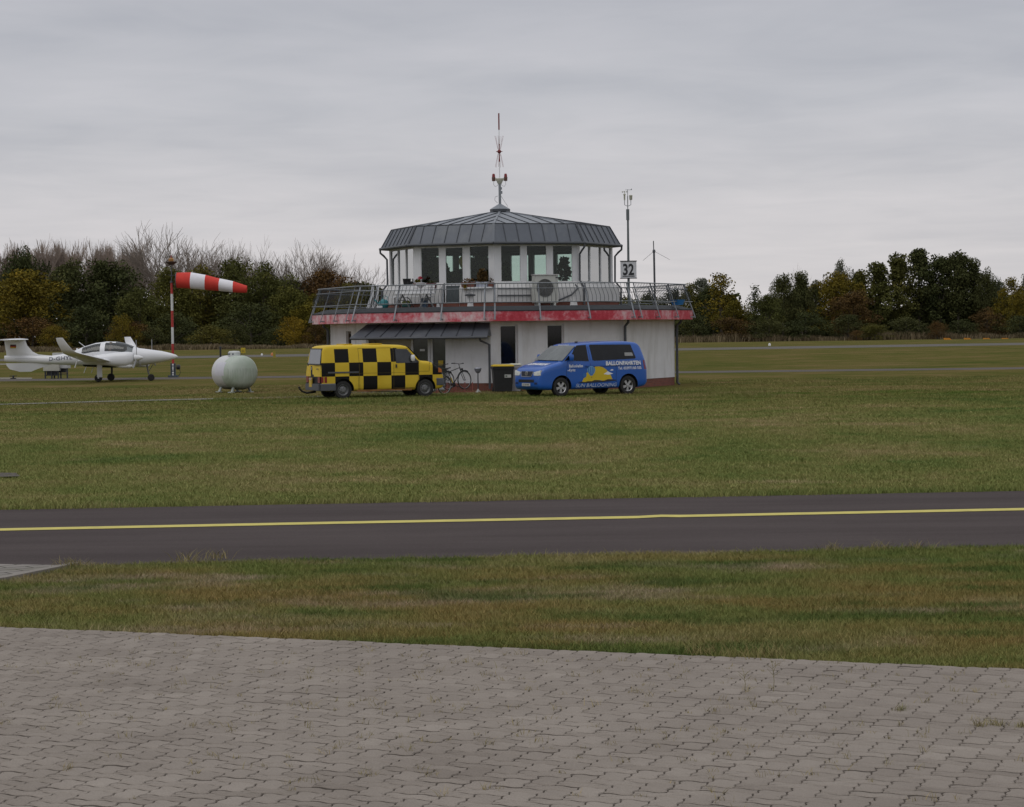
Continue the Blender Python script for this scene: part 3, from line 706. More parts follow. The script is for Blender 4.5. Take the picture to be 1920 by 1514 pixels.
# tower storey
RW, RH, RE, RK = 4.75, 5.03, 5.09, 4.64
ZS, ZW, ZE, ZK = 4.14, 4.37, 5.88, 6.73
hb = MB()
for k in range(8):
    L1, L2 = flen(RH), flen(RW)
    if k == 7:
        d0, d1_ = 1.42, 2.28
        for (u0, u1) in ((0, d0), (d1_, L1)):
            hb.add([on_face(RH, k, u0, 3.55), on_face(RH, k, u1, 3.55), on_face(RH, k, u1, ZS), on_face(RH, k, u0, ZS)], [(0, 1, 2, 3)])
            f0_, f1_ = u0/L1*L2, u1/L1*L2
            hb.add([on_face(RH, k, u0, ZS), on_face(RH, k, u1, ZS), on_face(RW, k, f1_, ZW), on_face(RW, k, f0_, ZW)], [(0, 1, 2, 3)])
        for u in (d0, d1_):
            hb.add([on_face(RH, k, u, 3.40), on_face(RH, k, u, ZS), on_face(RW, k, u/L1*L2, ZW), on_face(RW, k, u/L1*L2, 3.40)], [(0, 1, 2, 3)])
    else:
        hb.add([ov(RH, k, 3.55), ov(RH, k+1, 3.55), ov(RH, k+1, ZS), ov(RH, k, ZS)], [(0, 1, 2, 3)])
        hb.add([ov(RH, k, ZS), ov(RH, k+1, ZS), ov(RW, k+1, ZW), ov(RW, k, ZW)], [(0, 1, 2, 3)])
hb.build('tower_parapet', hull_wall, B, fix=False)
hb = MB(); oct_ring(hb, RH-.03, ZD-.05, RH-.03, 3.56); hb.build('tower_plinth', brick_red, B, fix=False)
# inside of the tower room
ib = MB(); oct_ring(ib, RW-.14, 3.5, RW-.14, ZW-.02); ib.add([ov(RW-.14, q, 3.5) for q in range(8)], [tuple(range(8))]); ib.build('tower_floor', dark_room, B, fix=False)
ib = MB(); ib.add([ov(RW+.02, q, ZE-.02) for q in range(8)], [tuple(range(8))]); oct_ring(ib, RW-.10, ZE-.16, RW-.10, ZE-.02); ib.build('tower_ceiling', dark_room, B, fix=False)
LW = flen(RW)
wide = [(.08, .315), (.385, .625), (.695, .935)]
for k in range(8):
    mbm = MB()
    us = [0]+[x*LW for p in wide for x in p]+[LW] if k in (7, 0, 3, 4) else [0, .05*LW, .335*LW, .355*LW, .645*LW, .665*LW, .95*LW, LW]
    for i in range(0, 8, 2):
        rect_on_face(mbm, RW, k, us[i], us[i+1], ZW, ZE, .0, .12 if k in (7, 0, 3, 4) else .06)
    rect_on_face(mbm, RW, k, 0, LW, ZE-.04, ZE+.02, .004, .10)
    mbm.build('mullion', white_frame, B)
    for i in range(1, 7, 2):
        u0, u1 = us[i], us[i+1]
        if k == 7 and i == 3:
            z0 = ZD+.10
            fb = MB(); frame_on_face(fb, RW, k, u0, u1, z0, ZE-.04, .02, .08, .05); rect_on_face(fb, RW, k, u0+.05, u1-.05, ZW-.12, ZW-.02, .018, .06)
            f = fb.build('tower_door', white_frame, B)
            gb = MB(); rect_on_face(gb, RW, k, u0+.05, u1-.05, ZW-.02, ZE-.09, -.02, .012); gb.build('pane', tower_glass, f)
            gb = MB(); rect_on_face(gb, RW, k, u0+.05, u1-.05, z0+.05, ZW-.12, 0, .03); gb.build('door_panel', mat('grey_door_panel', (.075, .090, .095), .5), f)
            continue
        wg = side_glass if k in (6, 1) else tower_glass
        f = window(B, RW, k, u0, u1, ZW, ZE-.04, -.01, white_frame if k in (7, 0) else mat('pale_grey_sash', (.46, .46, .47), .5), wg, fw=.022, name='tower_window', th=.03)
# sill trim and grey cladding panels low on the right front face
sb = MB(); rect_on_face(sb, RH, 7, 2.45, flen(RH)-.05, ZS-.02, ZS+.03, .14, .13); sb.build('window_board', white_frame, B)
sb = MB(); rect_on_face(sb, RH, 0, .15, 1.55, ZS-.34, ZS-.30, .05, .05); rect_on_face(sb, RH, 0, .15, 1.55, ZS-.06, ZS-.02, .03, .03); sb.build('parapet_ledge', pipe_grey, B)

# roof: steep zinc skirt, shallow top, lantern cap
rb = MB(); oct_ring(rb, RE, ZE+.08, RK, ZK, 0); oct_ring(rb, RE, ZE+.02, RE, ZE+.08, 1); oct_ring(rb, RW-.2, ZE+.022, RE, ZE+.02, 1)
for k in range(8):
    le, lk = flen(RE), flen(RK); n = 7
    for q in range(n):
        u = (q+.5)/n if False else q/(n-.0)
        if q == 0:
            rb.beam(ov(RE+.01, k, ZE+.08), ov(RK+.01, k, ZK), .10, .03, 0 if k == 0 else 1, up=ov(1, k)); continue
        ue = le*u; off = (le-lk)/2; uk = min(max(ue-off, .02), lk-.02); t = 1.0
        if ue < off: t = ue/off; uk = 0
        pe = on_face(RE, k, ue, ZE+.08, .012); pk = on_face(RK, k, uk, ZK, .012)
        rb.beam(pe, pk, .022, .035, 1, up=facedir(RE, k)[1])
roof = rb.build('roof_skirt', [zinc, zinc_dark], B, fix=False)
tb = MB(); RC, ZC = .41, 7.41
oct_ring(tb, RK, ZK, RC, ZC, 0); oct_ring(tb, RK+.02, ZK-.02, RK+.02, ZK+.02, 1)
for k in range(8):
    tb.beam(ov(RK, k, ZK+.012), ov(RC, k, ZC+.012), .09, .03, 0, up=(0, 0, 1))
    lk = flen(RK); d, n_ = facedir(RK, k)
    ap = RK*math.cos(math.pi/8); sl_ = (ZC-ZK)/(RK-RC)
    for q in range(1, 7):
        u = lk*q/7; c = abs(u-lk/2)
        p0 = on_face(RK, k, u, ZK+.015); run = ap-c/math.tan(math.pi/8) if c > 0.2 else ap-RC
        run = min(run, ap-RC); p1 = p0-n_*run+Vector((0, 0, (ZC-ZK)*run/(ap-RC*math.cos(math.pi/8))))
        tb.beam(p0, p1, .022, .035, 1)
tb.build('roof_top', [zinc_top, zinc_dark], B, fix=False)
lb = MB(); oct_ring(lb, RC-.02, ZC-.10, RC-.02, ZC+.06, 1); oct_ring(lb, RC+.02, ZC+.03, RC+.02, ZC+.14, 1); oct_ring(lb, RC+.02, ZC+.14, .03, ZC+.38, 0)
lb.build('lantern_cap', [zinc_top, zinc_dark], B, fix=False)
gb = MB()
for k in range(8): gb.tube([ov(RE+.05, k, ZE+.05), ov(RE+.05, k+1, ZE+.05)], .055, 8, cap=True)
gb.build('eaves_gutter', pipe_grey, B, fix=False)
for k in (6, 2, 1):
    d = ov(1, k).normalized(); b = MB()
    b.tube([d*(RE+.05)+Vector((0, 0, ZE+.03)), d*(RE+.04)+Vector((0, 0, ZE-.12)), d*(RE-.10)+Vector((0, 0, ZE-.24)), d*(RW+.10)+Vector((0, 0, ZE-.40)), d*(RW+.09)+Vector((0, 0, ZW+.05)), d*(RH+.06)+Vector((0, 0, ZS-.02)), d*(RH+.06)+Vector((0, 0, ZD+.05))], .042, 8)
    b.build('downpipe', pipe_grey, B)
dp = MB(); q = on_face(RH, 0, 2.9, ZS-.05, .05)
dp.tube([on_face(RH, 0, 3.55, ZS+.1, -.1), on_face(RH, 0, 3.6, ZS-.05, .08), on_face(RH, 0, 3.3, ZS-.32, .10), on_face(RH, 0, 2.6, ZD+.2, .3)], .035, 8); dp.build('downpipe', pipe_grey, B)
# ------------------------------------------------------------------ things on the roof and the terrace
def bl(p):            # building-local point -> world
    return BC+Vector(p)
def mat_t(loc, rz=0): return Matrix.Translation(loc) @ Matrix.Rotation(rz, 4, 'Z')
# roof mast with twin obstruction lights, dipole cage and whip
am = empty('antenna_mast', bl((0, 0, ZC+.30)), label='thin radio antenna mast with two red obstruction lights on the roof peak', cat='antenna')
b = MB(); b.tube([(0, 0, 0), (0, 0, .95)], .055, 10); b.box((.06, 0, .55), (.10, .10, .12)); b.box((.05, .02, .72), (.09, .08, .10)); b.build('mast_pole', galv, am)
b = MB(); M0 = Matrix.Translation((0, 0, .95)); b.lathe([(.02, -.08), (.09, -.02), (.15, .12), (.16, .18), (.0, .19)], 14, M0); b.beam((-.24, 0, 1.10), (.24, 0, 1.10), .06, .10); b.build('lamp_bracket', mat('cream_metal', (.50, .49, .40), .5), am)
for sx in (-1, 1):
    b = MB(); M0 = Matrix.Translation((sx*.255, 0, 1.03)); b.lathe([(0, 0), (.07, 0), (.08, .15), (.07, .17), (0, .17)], 12, M0); l = b.build('lamp_base', mat('brown_lamp_base', (.09, .035, .02), .5), am)
    b = MB(); M0 = Matrix.Translation((sx*.255, 0, 1.20)); b.lathe([(.068, 0), (.06, .10), (.045, .14), (0, .15)], 12, M0); b.build('red_lens', red_lens, l)
    b = MB(); b.tube([(sx*.25, 0, 1.03), (sx*.26, 0, .88), (sx*.19, 0, .80), (sx*.11, 0, .83), (sx*.05, 0, .93)], .007, 5); b.build('cable', pipe_grey, am)
b = MB()
for z0, z1, m_, r in ((1.12, 1.85, 1, .018), (1.85, 2.60, 0, .024), (2.60, 3.20, 1, .016), (3.20, 3.90, 0, .030)): b.tube([(0, 0, z0), (0, 0, z1)], r, 8, m_)
b.build('whip_antenna', [mat('faded_red_rod', (.22, .035, .035), .6), white_paint], am)
b = MB(); b.lathe([(0, -.09), (.05, -.08), (.09, 0), (.05, .08), (0, .09)], 10, Matrix.Translation((0, 0, 2.28)))
for q in range(6):
    a = q*math.pi/3+.3
    for s_ in (-1, 1): b.tube([(.06*math.cos(a), .06*math.sin(a), 2.28+.10*s_), (.19*math.cos(a), .19*math.sin(a), 2.28+.66*s_)], .007, 4)
b.tube([(.13*math.cos(t*.785), .13*math.sin(t*.785), 2.28) for t in range(9)], .012, 5)
b.build('dipole_cage', mat('faded_red_rod', (.2, .04, .04)), am)
b = MB(); b.tube([(-.10, 0, .10), (-.22, 0, .22), (-.20, 0, .36), (-.08, 0, .40)], .008, 5); b.tube([(.05, 0, .40), (.22, 0, .12), (.34, 0, -.06)], .007, 5); b.build('cable', pipe_grey, am)

# weather mast that carries the runway number board, at the right front of the terrace
p = at(1179.0, 560, 93.0); pm = at(1176.5, 375, 93.0)
wm = empty('weather_mast', (p.x, 93.0, ZD+.01), label='tall grey instrument mast with board showing number 32 on the terrace', cat='sign mast')
hz = pm.z-ZD
b = MB(); b.tube([(0, 0, 0), (0, 0, 1.5), (-.0, 0, hz-.85)], [.055, .05, .042], 8); b.tube([(-.005, 0, hz-.85), (-.005, 0, hz-.40)], .065, 8, 0); b.tube([(0, 0, hz-.40), (0, 0, hz+.15)], .018, 6); b.build('mast_pole', mat('grey_green_mast', (.14, .16, .165), .6, .3), wm)
bd0 = at(1178.2, 506.5, 92.9); bz = bd0.z-ZD
b = MB(); b.box((-.005, -.09, bz), (.66, .03, .68)); bd = b.build('number_board', mat('white_board', (.60, .60, .62), .6, 0, .05, 2, dirt=(.45, .45, .46)), wm)
for z in (.355, -.355):
    b = MB(); b.box((-.005, -.095, bz+z), (.70, .05, .035)); b.build('board_edge', black_pl, bd)
vs, fs = fit_text('32', .46, .46, bold=.03, sx=1.0); b = MB(); b.add([(-.235+x, -.1085, bz-.21+y) for x, y in vs], fs); b.build('numerals', black_dec, bd, fix=False)
b = MB(); b.box((-.005, -.107, bz-.27), (.50, .006, .035)); b.build('underline', black_dec, bd)
b = MB(); b.tube([(-.13, 0, hz+.10), (-.13, 0, hz-.22), (0, 0, hz-.28), (.13, 0, hz-.22), (.13, 0, hz-.02)], .014, 6); b.build('sensor_fork', galv, wm)
b = MB(); b.lathe([(0, 0), (.03, 0), (.035, .20), (.05, .22), (.05, .26), (0, .28)], 10, Matrix.Translation((-.13, 0, hz-.03))); 
for q in range(3):
    a = q*2.1+.4; e = (-.13+.10*math.cos(a), .10*math.sin(a), hz+.32); b.tube([(-.13, 0, hz+.30), e], .006, 4); b.lathe([(0, -.03), (.025, -.01), (.028, .02)], 8, Matrix.Translation(e))
b.tube([(-.13, 0, hz+.24), (-.13, 0, hz+.32)], .01, 5); b.build('anemometer', mat('cream_metal', (.5, .5, .4)), wm)
b = MB(); b.lathe([(0, -.02), (.05, -.02), (.06, .0), (.065, .14), (.075, .16), (.06, .18), (0, .19)], 12, Matrix.Translation((.13, 0, hz))); b.build('rain_gauge', mat('cream_metal', (.5, .5, .4)), wm)
b = MB(); b.tube([(-.10, 0, hz+.40), (.16, 0, hz+.40)], .008, 5); b.poly([(.10, 0, hz+.39), (.18, 0, hz+.46), (.18, 0, hz+.39)], .012, (0, -1, 0)); b.tube([(0, 0, hz+.15), (0, 0, hz+.42)], .012, 5); b.build('wind_vane', galv, wm)

# ground plane antenna behind
p = at(1228, 560, 101.0); pt = at(1224, 452, 101.0); h_ = pt.z-ZD
ga = empty('ground_plane_antenna', (p.x, 101.0, ZD), label='slim dark antenna with two drooping radials behind the right railing', cat='antenna')
b = MB(); b.tube([(0, 0, 0), (-.02, 0, h_-.48)], .045, 8); b.lathe([(0, -.08), (.06, -.07), (.07, .0), (.05, .06), (0, .08)], 8, Matrix.Translation((-.02, 0, h_-.46))); b.build('mast_pole', pipe_grey, ga)
b = MB(); b.tube([(-.03, 0, h_-.45), (-.04, 0, h_)], .022, 6); b.build('radiator', pipe_grey, ga)
for dx_, dy_, dz_ in ((-.52, -.1, -.42), (.68, -.1, -.40), (.05, .6, -.42)):
    b = MB(); b.tube([(-.02, 0, h_-.46), (dx_, dy_, h_-.46+dz_)], .009, 4); b.build('radial', pipe_grey, ga)

# air conditioner condenser
d, n_ = facedir(RH, 0)
def on_deck(k, u, out): return on_face(RH, k, u, ZD, out)
def face_rot(k): d, n = facedir(RH, k); return math.atan2(d.y, d.x)
p = on_deck(0, 2.00, .52)
ac = empty('air_conditioner', bl(p), face_rot(0), label='white air conditioner outdoor unit with round fan grille on the terrace', cat='air conditioner')
acm = mat('ivory_casing', (.50, .50, .46), .45, 0, .04, 2, dirt=(.44, .44, .41)); aw, ah, ad = 1.00, 1.12, .40
b = MB(); b.box((0, 0, .12+ah/2), (aw, ad, ah)); cs = b.build('casing', acm, ac, bevel=.02)
b = MB(); b.box((0, -.01, .12+ah+.015), (aw+.05, ad+.05, .03)); b.build('top_lid', mat('pale_lid', (.56, .54, .54), .5), cs)
b = MB(); b.lathe([(.0, 0), (.33, 0), (.34, .02), (.36, .02), (.36, 0)], 28, Matrix.Translation((-.08, -ad/2-.002, .12+ah*.54)) @ Matrix.Rotation(math.pi/2, 4, 'X')); b.build('fan_disc', mat('fan_dark', (.10, .10, .095), .7, 0, .1, 3), cs)
b = MB()
for q in range(9): r = .04+q*.036; b.tube([(-.08+r*math.cos(t*.3), -ad/2-.02, .12+ah*.54+r*math.sin(t*.3)) for t in range(22)], .006, 4, cap=False)
for q in range(8): a = q*math.pi/4; b.tube([(-.08, -ad/2-.02, .12+ah*.54), (-.08+.38*math.cos(a), -ad/2-.02, .12+ah*.54+.38*math.sin(a))], .007, 4)
b.build('fan_grille', mat('grille_grey', (.19, .19, .18), .6), cs)
b = MB(); b.box((.40, -ad/2-.004, .12+ah*.5), (.006, .006, ah*.92)); b.box((.43, -ad/2-.006, .12+ah-.10), (.10, .006, .05)); b.build('panel_seam', pipe_grey, cs)
for sx in (-.34, .34):
    b = MB(); b.box((sx, 0, .06), (.08, .46, .12)); b.build('foot', acm, ac)

# pedestal pots, white bucket like stands
def stand(k, u, out, h, r, label, name='pedestal_stand', top=True):
    e = empty(name, bl(on_deck(k, u, out)), label=label, cat='stand')
    b = MB(); b.lathe([(0, 0), (r*1.05, 0), (r, .04), (r*.85, h*.5), (r*.95, h), (0, h)], 14); b.build('barrel', white_wall, e)
    if top:
        b = MB(); b.lathe([(0, h), (r*1.7, h+.01), (r*1.75, h+.06), (r*.4, h+.10), (0, h+.10)], 14); b.build('cover', pipe_grey, e)
    return e
stand(7, 3.30, 1.05, .42, .125, 'white round stand with flat grey cover, left of the railing posts')
stand(0, 3.10, .85, .34, .15, 'plain white round pot below the slanted drain pipe', 'pedestal_pot', False)
# garden bench with white slats under the left windows
p = on_deck(7, .55, .75)
gbn = empty('garden_bench', bl(p), face_rot(7)+.05, label='white slatted garden bench left of the grey terrace door', cat='bench')
b = MB()
for z, y in ((.44, .18), (.455, .08), (.455, -.02), (.44, -.12)): b.box((0, y-.1, z), (1.75, .085, .03))
b.build('seat', white_frame, gbn)
b = MB()
for z in (.62, .74, .86): b.box((0, .18+(z-.6)*.2, z), (1.75, .025, .10))
b.build('backrest', white_frame, gbn)
for sx in (-.72, .72):
    b = MB(); b.tube([(sx, -.22, 0), (sx, -.20, .43), (sx, .10, .43), (sx, .17, .60), (sx, .24, .92)], .022, 6); b.tube([(sx, .10, .43), (sx, .22, 0)], .022, 6); b.build('leg', pipe_grey, gbn)
# table with grey trestle legs
p = on_deck(7, 1.05, 1.55)
tb_ = empty('garden_table', bl(p), face_rot(7), label='low white garden table with grey trestle legs before the bench', cat='table')
b = MB(); b.box((0, 0, .55), (1.65, .60, .035)); b.build('tabletop', white_frame, tb_, bevel=.008)
for sx in (-.55, .55):
    b = MB(); b.beam((sx-.20, -.2, 0), (sx+.12, -.2, .53), .05, .04); b.beam((sx+.2, .2, 0), (sx-.12, .2, .53), .05, .04); b.beam((sx-.14, 0, .30), (sx+.14, 0, .30), .04, .04); b.build('trestle_leg', mat('grey_plastic', (.20, .20, .20), .6), tb_)
# bowl lamp on the table side
p = on_deck(7, 1.12, 1.15)
b = MB(); b.lathe([(0, 0), (.10, 0), (.10, .02), (.025, .04), (.025, .78), (.06, .80), (.17, .88), (.20, .98), (.19, 1.0), (0, 1.02)], 16)
tag(b.build('bowl_planter', mat('pale_grey_stone', (.38, .37, .38), .7), None, bl(p)), 'grey bowl on a thin stem standing behind the bench', 'planter')
# turquoise sphere, yellow-green box, blue tub, small cups
p = at(720, 571, 91.8)
e = empty('turquoise_watering_can', (p.x, 91.6, ZD), label='round turquoise watering can at the left end of the terrace', cat='watering can')
b = MB(); b.lathe([(0, 0), (.14, .0), (.20, .10), (.21, .20), (.16, .32), (.05, .37), (0, .37)], 16); b.build('body', mat('turquoise_plastic', (.03, .20, .22), .45), e)
b = MB(); b.tube([(-.15, 0, .12), (-.30, 0, .28), (-.38, 0, .36)], [.035, .025, .03], 8); b.build('spout', mat('turquoise_plastic', (.03, .2, .22)), e)
b = MB(); b.tube([(.12, 0, .30), (.16, 0, .46), (.02, 0, .52), (-.06, 0, .36)], .014, 6); b.build('handle', mat('turquoise_plastic', (.03, .2, .22)), e)
p = at(712, 578, 91.0); b = MB(); b.box((0, 0, .05), (.24, .15, .10)); tag(b.build('white_tray', white_frame, None, (p.x, 90.9, ZD), bevel=.02), 'small white tray beside the turquoise watering can', 'tray')
p = at(760, 572, 91.2)
e = empty('folding_stool', (p.x, 91.1, ZD), label='green and yellow folding stool with bent grey frame near the bench', cat='stool')
b = MB(); b.tube([(-.20, 0, 0), (-.22, 0, .42), (.10, 0, .42), (.22, 0, .30), (.34, 0, 0)], .018, 6); b.tube([(-.20, .25, 0), (-.22, .25, .42), (.10, .25, .42), (.22, .25, .30), (.34, .25, 0)], .018, 6); b.build('frame', bar_grey, e)
b = MB(); b.box((.04, .12, .22), (.34, .26, .16)); b.build('seat', mat('yellow_green_cloth', (.26, .28, .07), .8), e, bevel=.04)
b = MB(); b.box((.04, .12, .09), (.40, .30, .12)); b.build('bag', mat('dark_teal_cloth', (.04, .12, .11), .8), e, bevel=.03)
p = at(797, 572, 91.2); b = MB(); b.lathe([(0, 0), (.12, 0), (.15, .36), (.16, .38), (.13, .38), (.11, .05)], 14); tag(b.build('blue_bucket', mat('dull_blue_plastic', (.10, .15, .22), .5), None, (p.x, 90.9, ZD)), 'dull blue bucket standing under the garden table', 'bucket')
p = at(822, 577, 91.0); b = MB(); b.lathe([(0, 0), (.075, 0), (.055, .20), (.06, .21), (0, .21)], 12); tag(b.build('white_flowerpot', white_frame, None, (p.x, 90.6, ZD)), 'small white upturned flowerpot just left of the terrace door', 'flowerpot')
p = at(1280, 571, 90.8); b = MB(); b.lathe([(0, .0), (.22, 0), (.26, .10), (.30, .20), (.31, .22), (.28, .22), (.22, .04), (0, .03)], 20)
tag(b.build('blue_basin', mat('bright_blue_plastic', (.03, .17, .45), .4), None, (p.x+.0, 93.5, ZD)), 'bright blue plastic basin at the right end of the terrace', 'basin')
# two folded deck chairs leaning at the left end
for q, (px, lab) in enumerate(((697, 'folded white deck chair at the far left of the terrace, outer of two'), (706, 'folded white deck chair at the far left of the terrace, inner of two'))):
    p = at(px, 560, 93.0); e = empty('folded_deck_chair', (p.x, 93.0, ZD), rad(12), label=lab, cat='deck chair', group='folded deck chairs')
    b = MB()
    for y in (0, .5): b.tube([(-.14, y, 0), (.05, y, .62), (.10, y, .98)], .02, 6); b.tube([(.02, y, 0), (.10, y, .9)], .018, 6)
    b.tube([(.10, 0, .98), (.10, .5, .98)], .02, 6); b.build('frame', white_frame, e)
    b = MB(); b.poly([(-.10, 0.03, .1), (-.10, .47, .1), (.09, .47, .93), (.09, .03, .93)], .012, (-1, 0, .2)); b.build('fabric', mat('pale_grey_fabric', (.36, .37, .40), .9), e)
# boxes and plants on the window board
def leaf_clump(n, rx, ry, rz, ls, seed, c=(0, 0, 0)):
    r = np.random.default_rng(seed); d = r.normal(0, 1, (n, 3)); d /= np.linalg.norm(d, axis=1)[:, None]
    P = d*np.cbrt(r.random(n))[:, None]*np.array([rx, ry, rz])+np.array(c)
    return leaf_quads(P, ls, r)
def leaf_quads(P, ls, r, var=None):
    n = len(P); s = (ls if np.isscalar(ls) else ls[:, None])*r.uniform(.6, 1.35, (n, 1))
    a = r.normal(0, 1, (n, 3)); a /= np.linalg.norm(a, axis=1)[:, None]
    t = r.normal(0, 1, (n, 3)); bb = np.cross(a, t); bb /= np.linalg.norm(bb, axis=1)[:, None]
    V = np.stack([P-a*s*.5, P+bb*s*.32, P+a*s*.5, P-bb*s*.32], 1).reshape(-1, 3)
    return V, np.arange(4*n).reshape(-1, 4), np.repeat(var if var is not None else r.random(n)*.9, 4)
def window_box(u, wdt, col, lab, plants, name='flower_box', lm='mid', seed=1, hgt=.20, tall=.35, hang=False):
    p = on_face(RH, 7, u, ZS+.035, .02); e = empty(name, bl(p), face_rot(7), label=lab, cat='flower box')
    b = MB(); b.loft([[(-wdt/2*k_, -.08, z), (wdt/2*k_, -.08, z), (wdt/2*k_, .08, z), (-wdt/2*k_, .08, z)] for z, k_ in ((0, .92), (hgt, 1.0))], sm=False); b.build('trough', col, e)
    if plants:
        V, Q, A = leaf_clump(plants, wdt*.48, .13, tall, .07, seed, (0, 0, hgt+tall*.6)); npmesh('plant', V, Q, LEAF[lm], A, e)
    if hang:
        V, Q, A = leaf_clump(130, .11, .05, .18, .06, seed+3, (-wdt*.15, -.13, .02)); npmesh('trailing_plant', V, Q, LEAF['yellow'], A, e)
    return e
terra = mat('terracotta', (.15, .055, .038), .8)
window_box(2.72, .62, terra, 'terracotta flower box with trailing yellow plant right of the terrace door', 120, seed=2, lm='rust', tall=.10, hang=True)
window_box(3.34, .50, mat('pale_blue_pot', (.36, .38, .46), .5), 'pale blue flower box with a big bushy plant by the front corner', 900, seed=5, lm='rust', tall=.34)
window_box(3.74, .20, terra, 'small brown pot with thin twigs at the front corner of the tower', 40, name='flower_pot', seed=8, lm='rust', tall=.12, hgt=.18)
gv = window_box(.40, .36, terra, 'terracotta flower box holding a red geranium under the leftmost front window', 160, seed=11, lm='gold', tall=.12)
V, Q, A = leaf_clump(60, .10, .06, .06, .06, 3, (.12, -.02, .42)); npmesh('red_flower', V, Q, mat('geranium_red', (.55, .02, .06), .6), A, gv)
window_box(1.02, .40, mat('maroon_pot', (.10, .02, .025), .6), 'maroon flower box close to the left edge of the terrace door', 60, seed=15, lm='dark', tall=.06)
for u, hh, lab in ((3.15, .34, 'tall black pot on the sill of the left narrow tower side'), (3.62, .22, 'small black pot on the sill of the left narrow tower side')):
    p = on_face(RH, 6, u, ZS+.09, -.10); b = MB(); b.lathe([(0, 0), (.10*hh/.34+.02, 0), (.17*hh/.34, hh), (.18*hh/.34, hh+.02), (0, hh)], 12); tag(b.build('black_pot', black_pl, None, bl(p)), lab, 'pot')
# dark house plants, balloon model and furniture seen inside the tower room
def house_plant(x, y, h, wd, n, lab, seed, name='house_plant'):
    e = empty(name, bl((x, y, 3.5)), label=lab, cat='house plant')
    b = MB(); b.lathe([(0, 0), (.16, 0), (.20, .35), (0, .35)], 12); b.build('pot', terra, e)
    b = MB(); b.tube([(0, 0, .3), (.03, .02, h*.5), (0, 0, h*.9)], [.025, .02, .01], 5); b.build('stem', BARK, e)
    V, Q, A = leaf_clump(n, wd, wd, h*.33, .20, seed, (0, 0, h*.66)); npmesh('foliage', V, Q, LEAF['dark'], A, e)
for args in ((-2.72, -2.3, 2.0, .62, 1200, 'big dark leafy plant inside the leftmost front tower window', 31),
             (-1.72, -2.9, 1.45, .55, 800, 'dark plant behind the glass of the terrace door', 32),
             (-.85, -3.4, 2.15, .46, 900, 'tall climbing plant inside the window right of the terrace door', 33),
             (.20, -3.6, 1.75, .22, 260, 'narrow plant inside the first window right of the front corner', 34),
             (2.62, -2.35, 2.0, .26, 200, 'hanging leafy plant inside the last window of the right front side', 35),
             (2.05, -2.6, 1.15, .30, 160, 'low plant on the sill of the last window of the right front side', 36)): house_plant(*args)
e = empty('balloon_model', bl((-1.42, -3.05, 5.2)), label='yellow hot air balloon model hanging behind the terrace door glass', cat='ornament')
b = MB(); b.lathe([(0, .36), (.14, .33), (.27, .20), (.30, .05), (.24, -.14), (.12, -.30), (.07, -.34)], 18); b.build('envelope', mat('dull_yellow_cloth', (.42, .31, .04), .8), e)
b = MB(); b.loft([[(-s_, -s_, z), (s_, -s_, z), (s_, s_, z), (-s_, s_, z)] for z, s_ in ((-.72, .08), (-.52, .10))], sm=False); b.build('basket', mat('dark_wicker', (.06, .05, .035), .9), e)
b = MB()
for sx in (-1, 1):
    for sy in (-1, 1): b.tube([(sx*.07, sy*.07, -.32), (sx*.09, sy*.09, -.52)], .006, 4)
b.build('ropes', black_pl, e)

# ------------------------------------------------------------------ small things at the foot of the building
g = at(896.5, 735, 86.6)
e = empty('garden_lamp', (g.x, 86.6, 0), label='bowl shaped garden lamp on a thin pole by the white wall', cat='lamp')
b = MB(); b.tube([(0, 0, 0), (0, 0, .80)], .022, 8); b.build('pole', pipe_grey, e)
b = MB(); b.lathe([(0, 0), (.14, 0), (.12, .04), (.05, .10), (.025, .16)], 14); b.build('foot', mat('pale_concrete', (.36, .36, .34), .9), e)
b = MB(); b.lathe([(.02, .76), (.07, .78), (.125, .86), (.14, .93), (.145, .95), (.12, .98), (0, .99)], 18); b.build('bowl', mat('brushed_metal_bowl', (.32, .33, .38), .35, .5), e)
def bin_(x, y, rz, h, wd, lid, body, lab, sticker=True):
    e = empty('wheelie_bin', (x, y, 0), rz, label=lab, cat='bin')
    b = MB(); b.loft([[(-wd/2*k_, -wd*.55*k_, z), (wd/2*k_, -wd*.55*k_, z), (wd/2*k_, wd*.45*k_, z), (-wd/2*k_, wd*.45*k_, z)] for z, k_ in ((.06, .82), (h*.5, .90), (h-.10, .98), (h-.09, 1.04), (h, 1.04))], sm=False); b.build('body', body, e, bevel=.012)
    b = MB(); b.loft([[(-wd/2*k_, -wd*.6*k_, z), (wd/2*k_, -wd*.6*k_, z), (wd/2*k_, wd*.5*k_, z), (-wd/2*k_, wd*.5*k_, z)] for z, k_ in ((h+.002, 1.05), (h+.04, 1.03), (h+.075, .80))], sm=False); b.build('lid', lid, e, bevel=.015)
    b = MB(); b.tube([(-wd*.4, wd*.52, h-.06), (wd*.4, wd*.52, h-.06)], .018, 6); b.build('handle', body, e)
    for sx in (-1, 1):
        b = MB(); b.lathe([(0, -.03), (.11, -.03), (.11, .03), (0, .03)], 16, Matrix.Translation((sx*wd*.42, wd*.42, .11)) @ Matrix.Rotation(math.pi/2, 4, 'Y')); b.build('wheel', rubber, e)
    if sticker:
        b = MB(); b.poly([(.04, -wd*.535, h*.58), (wd*.36, -wd*.535, h*.58), (wd*.36, -wd*.545, h*.70), (.04, -wd*.545, h*.70)], .004, (0, -1, 0)); st = b.build('paper_label', mat('white_sticker', (.5, .5, .48), .7), e)
        b = MB(); b.poly([(.07, -wd*.548, h*.61), (.14, -wd*.548, h*.61), (.14, -wd*.553, h*.67), (.07, -wd*.553, h*.67)], .002, (0, -1, 0)); b.build('print', mat('grey_print', (.14, .17, .13), .7), st)
g = at(942.5, 736, 86.2)
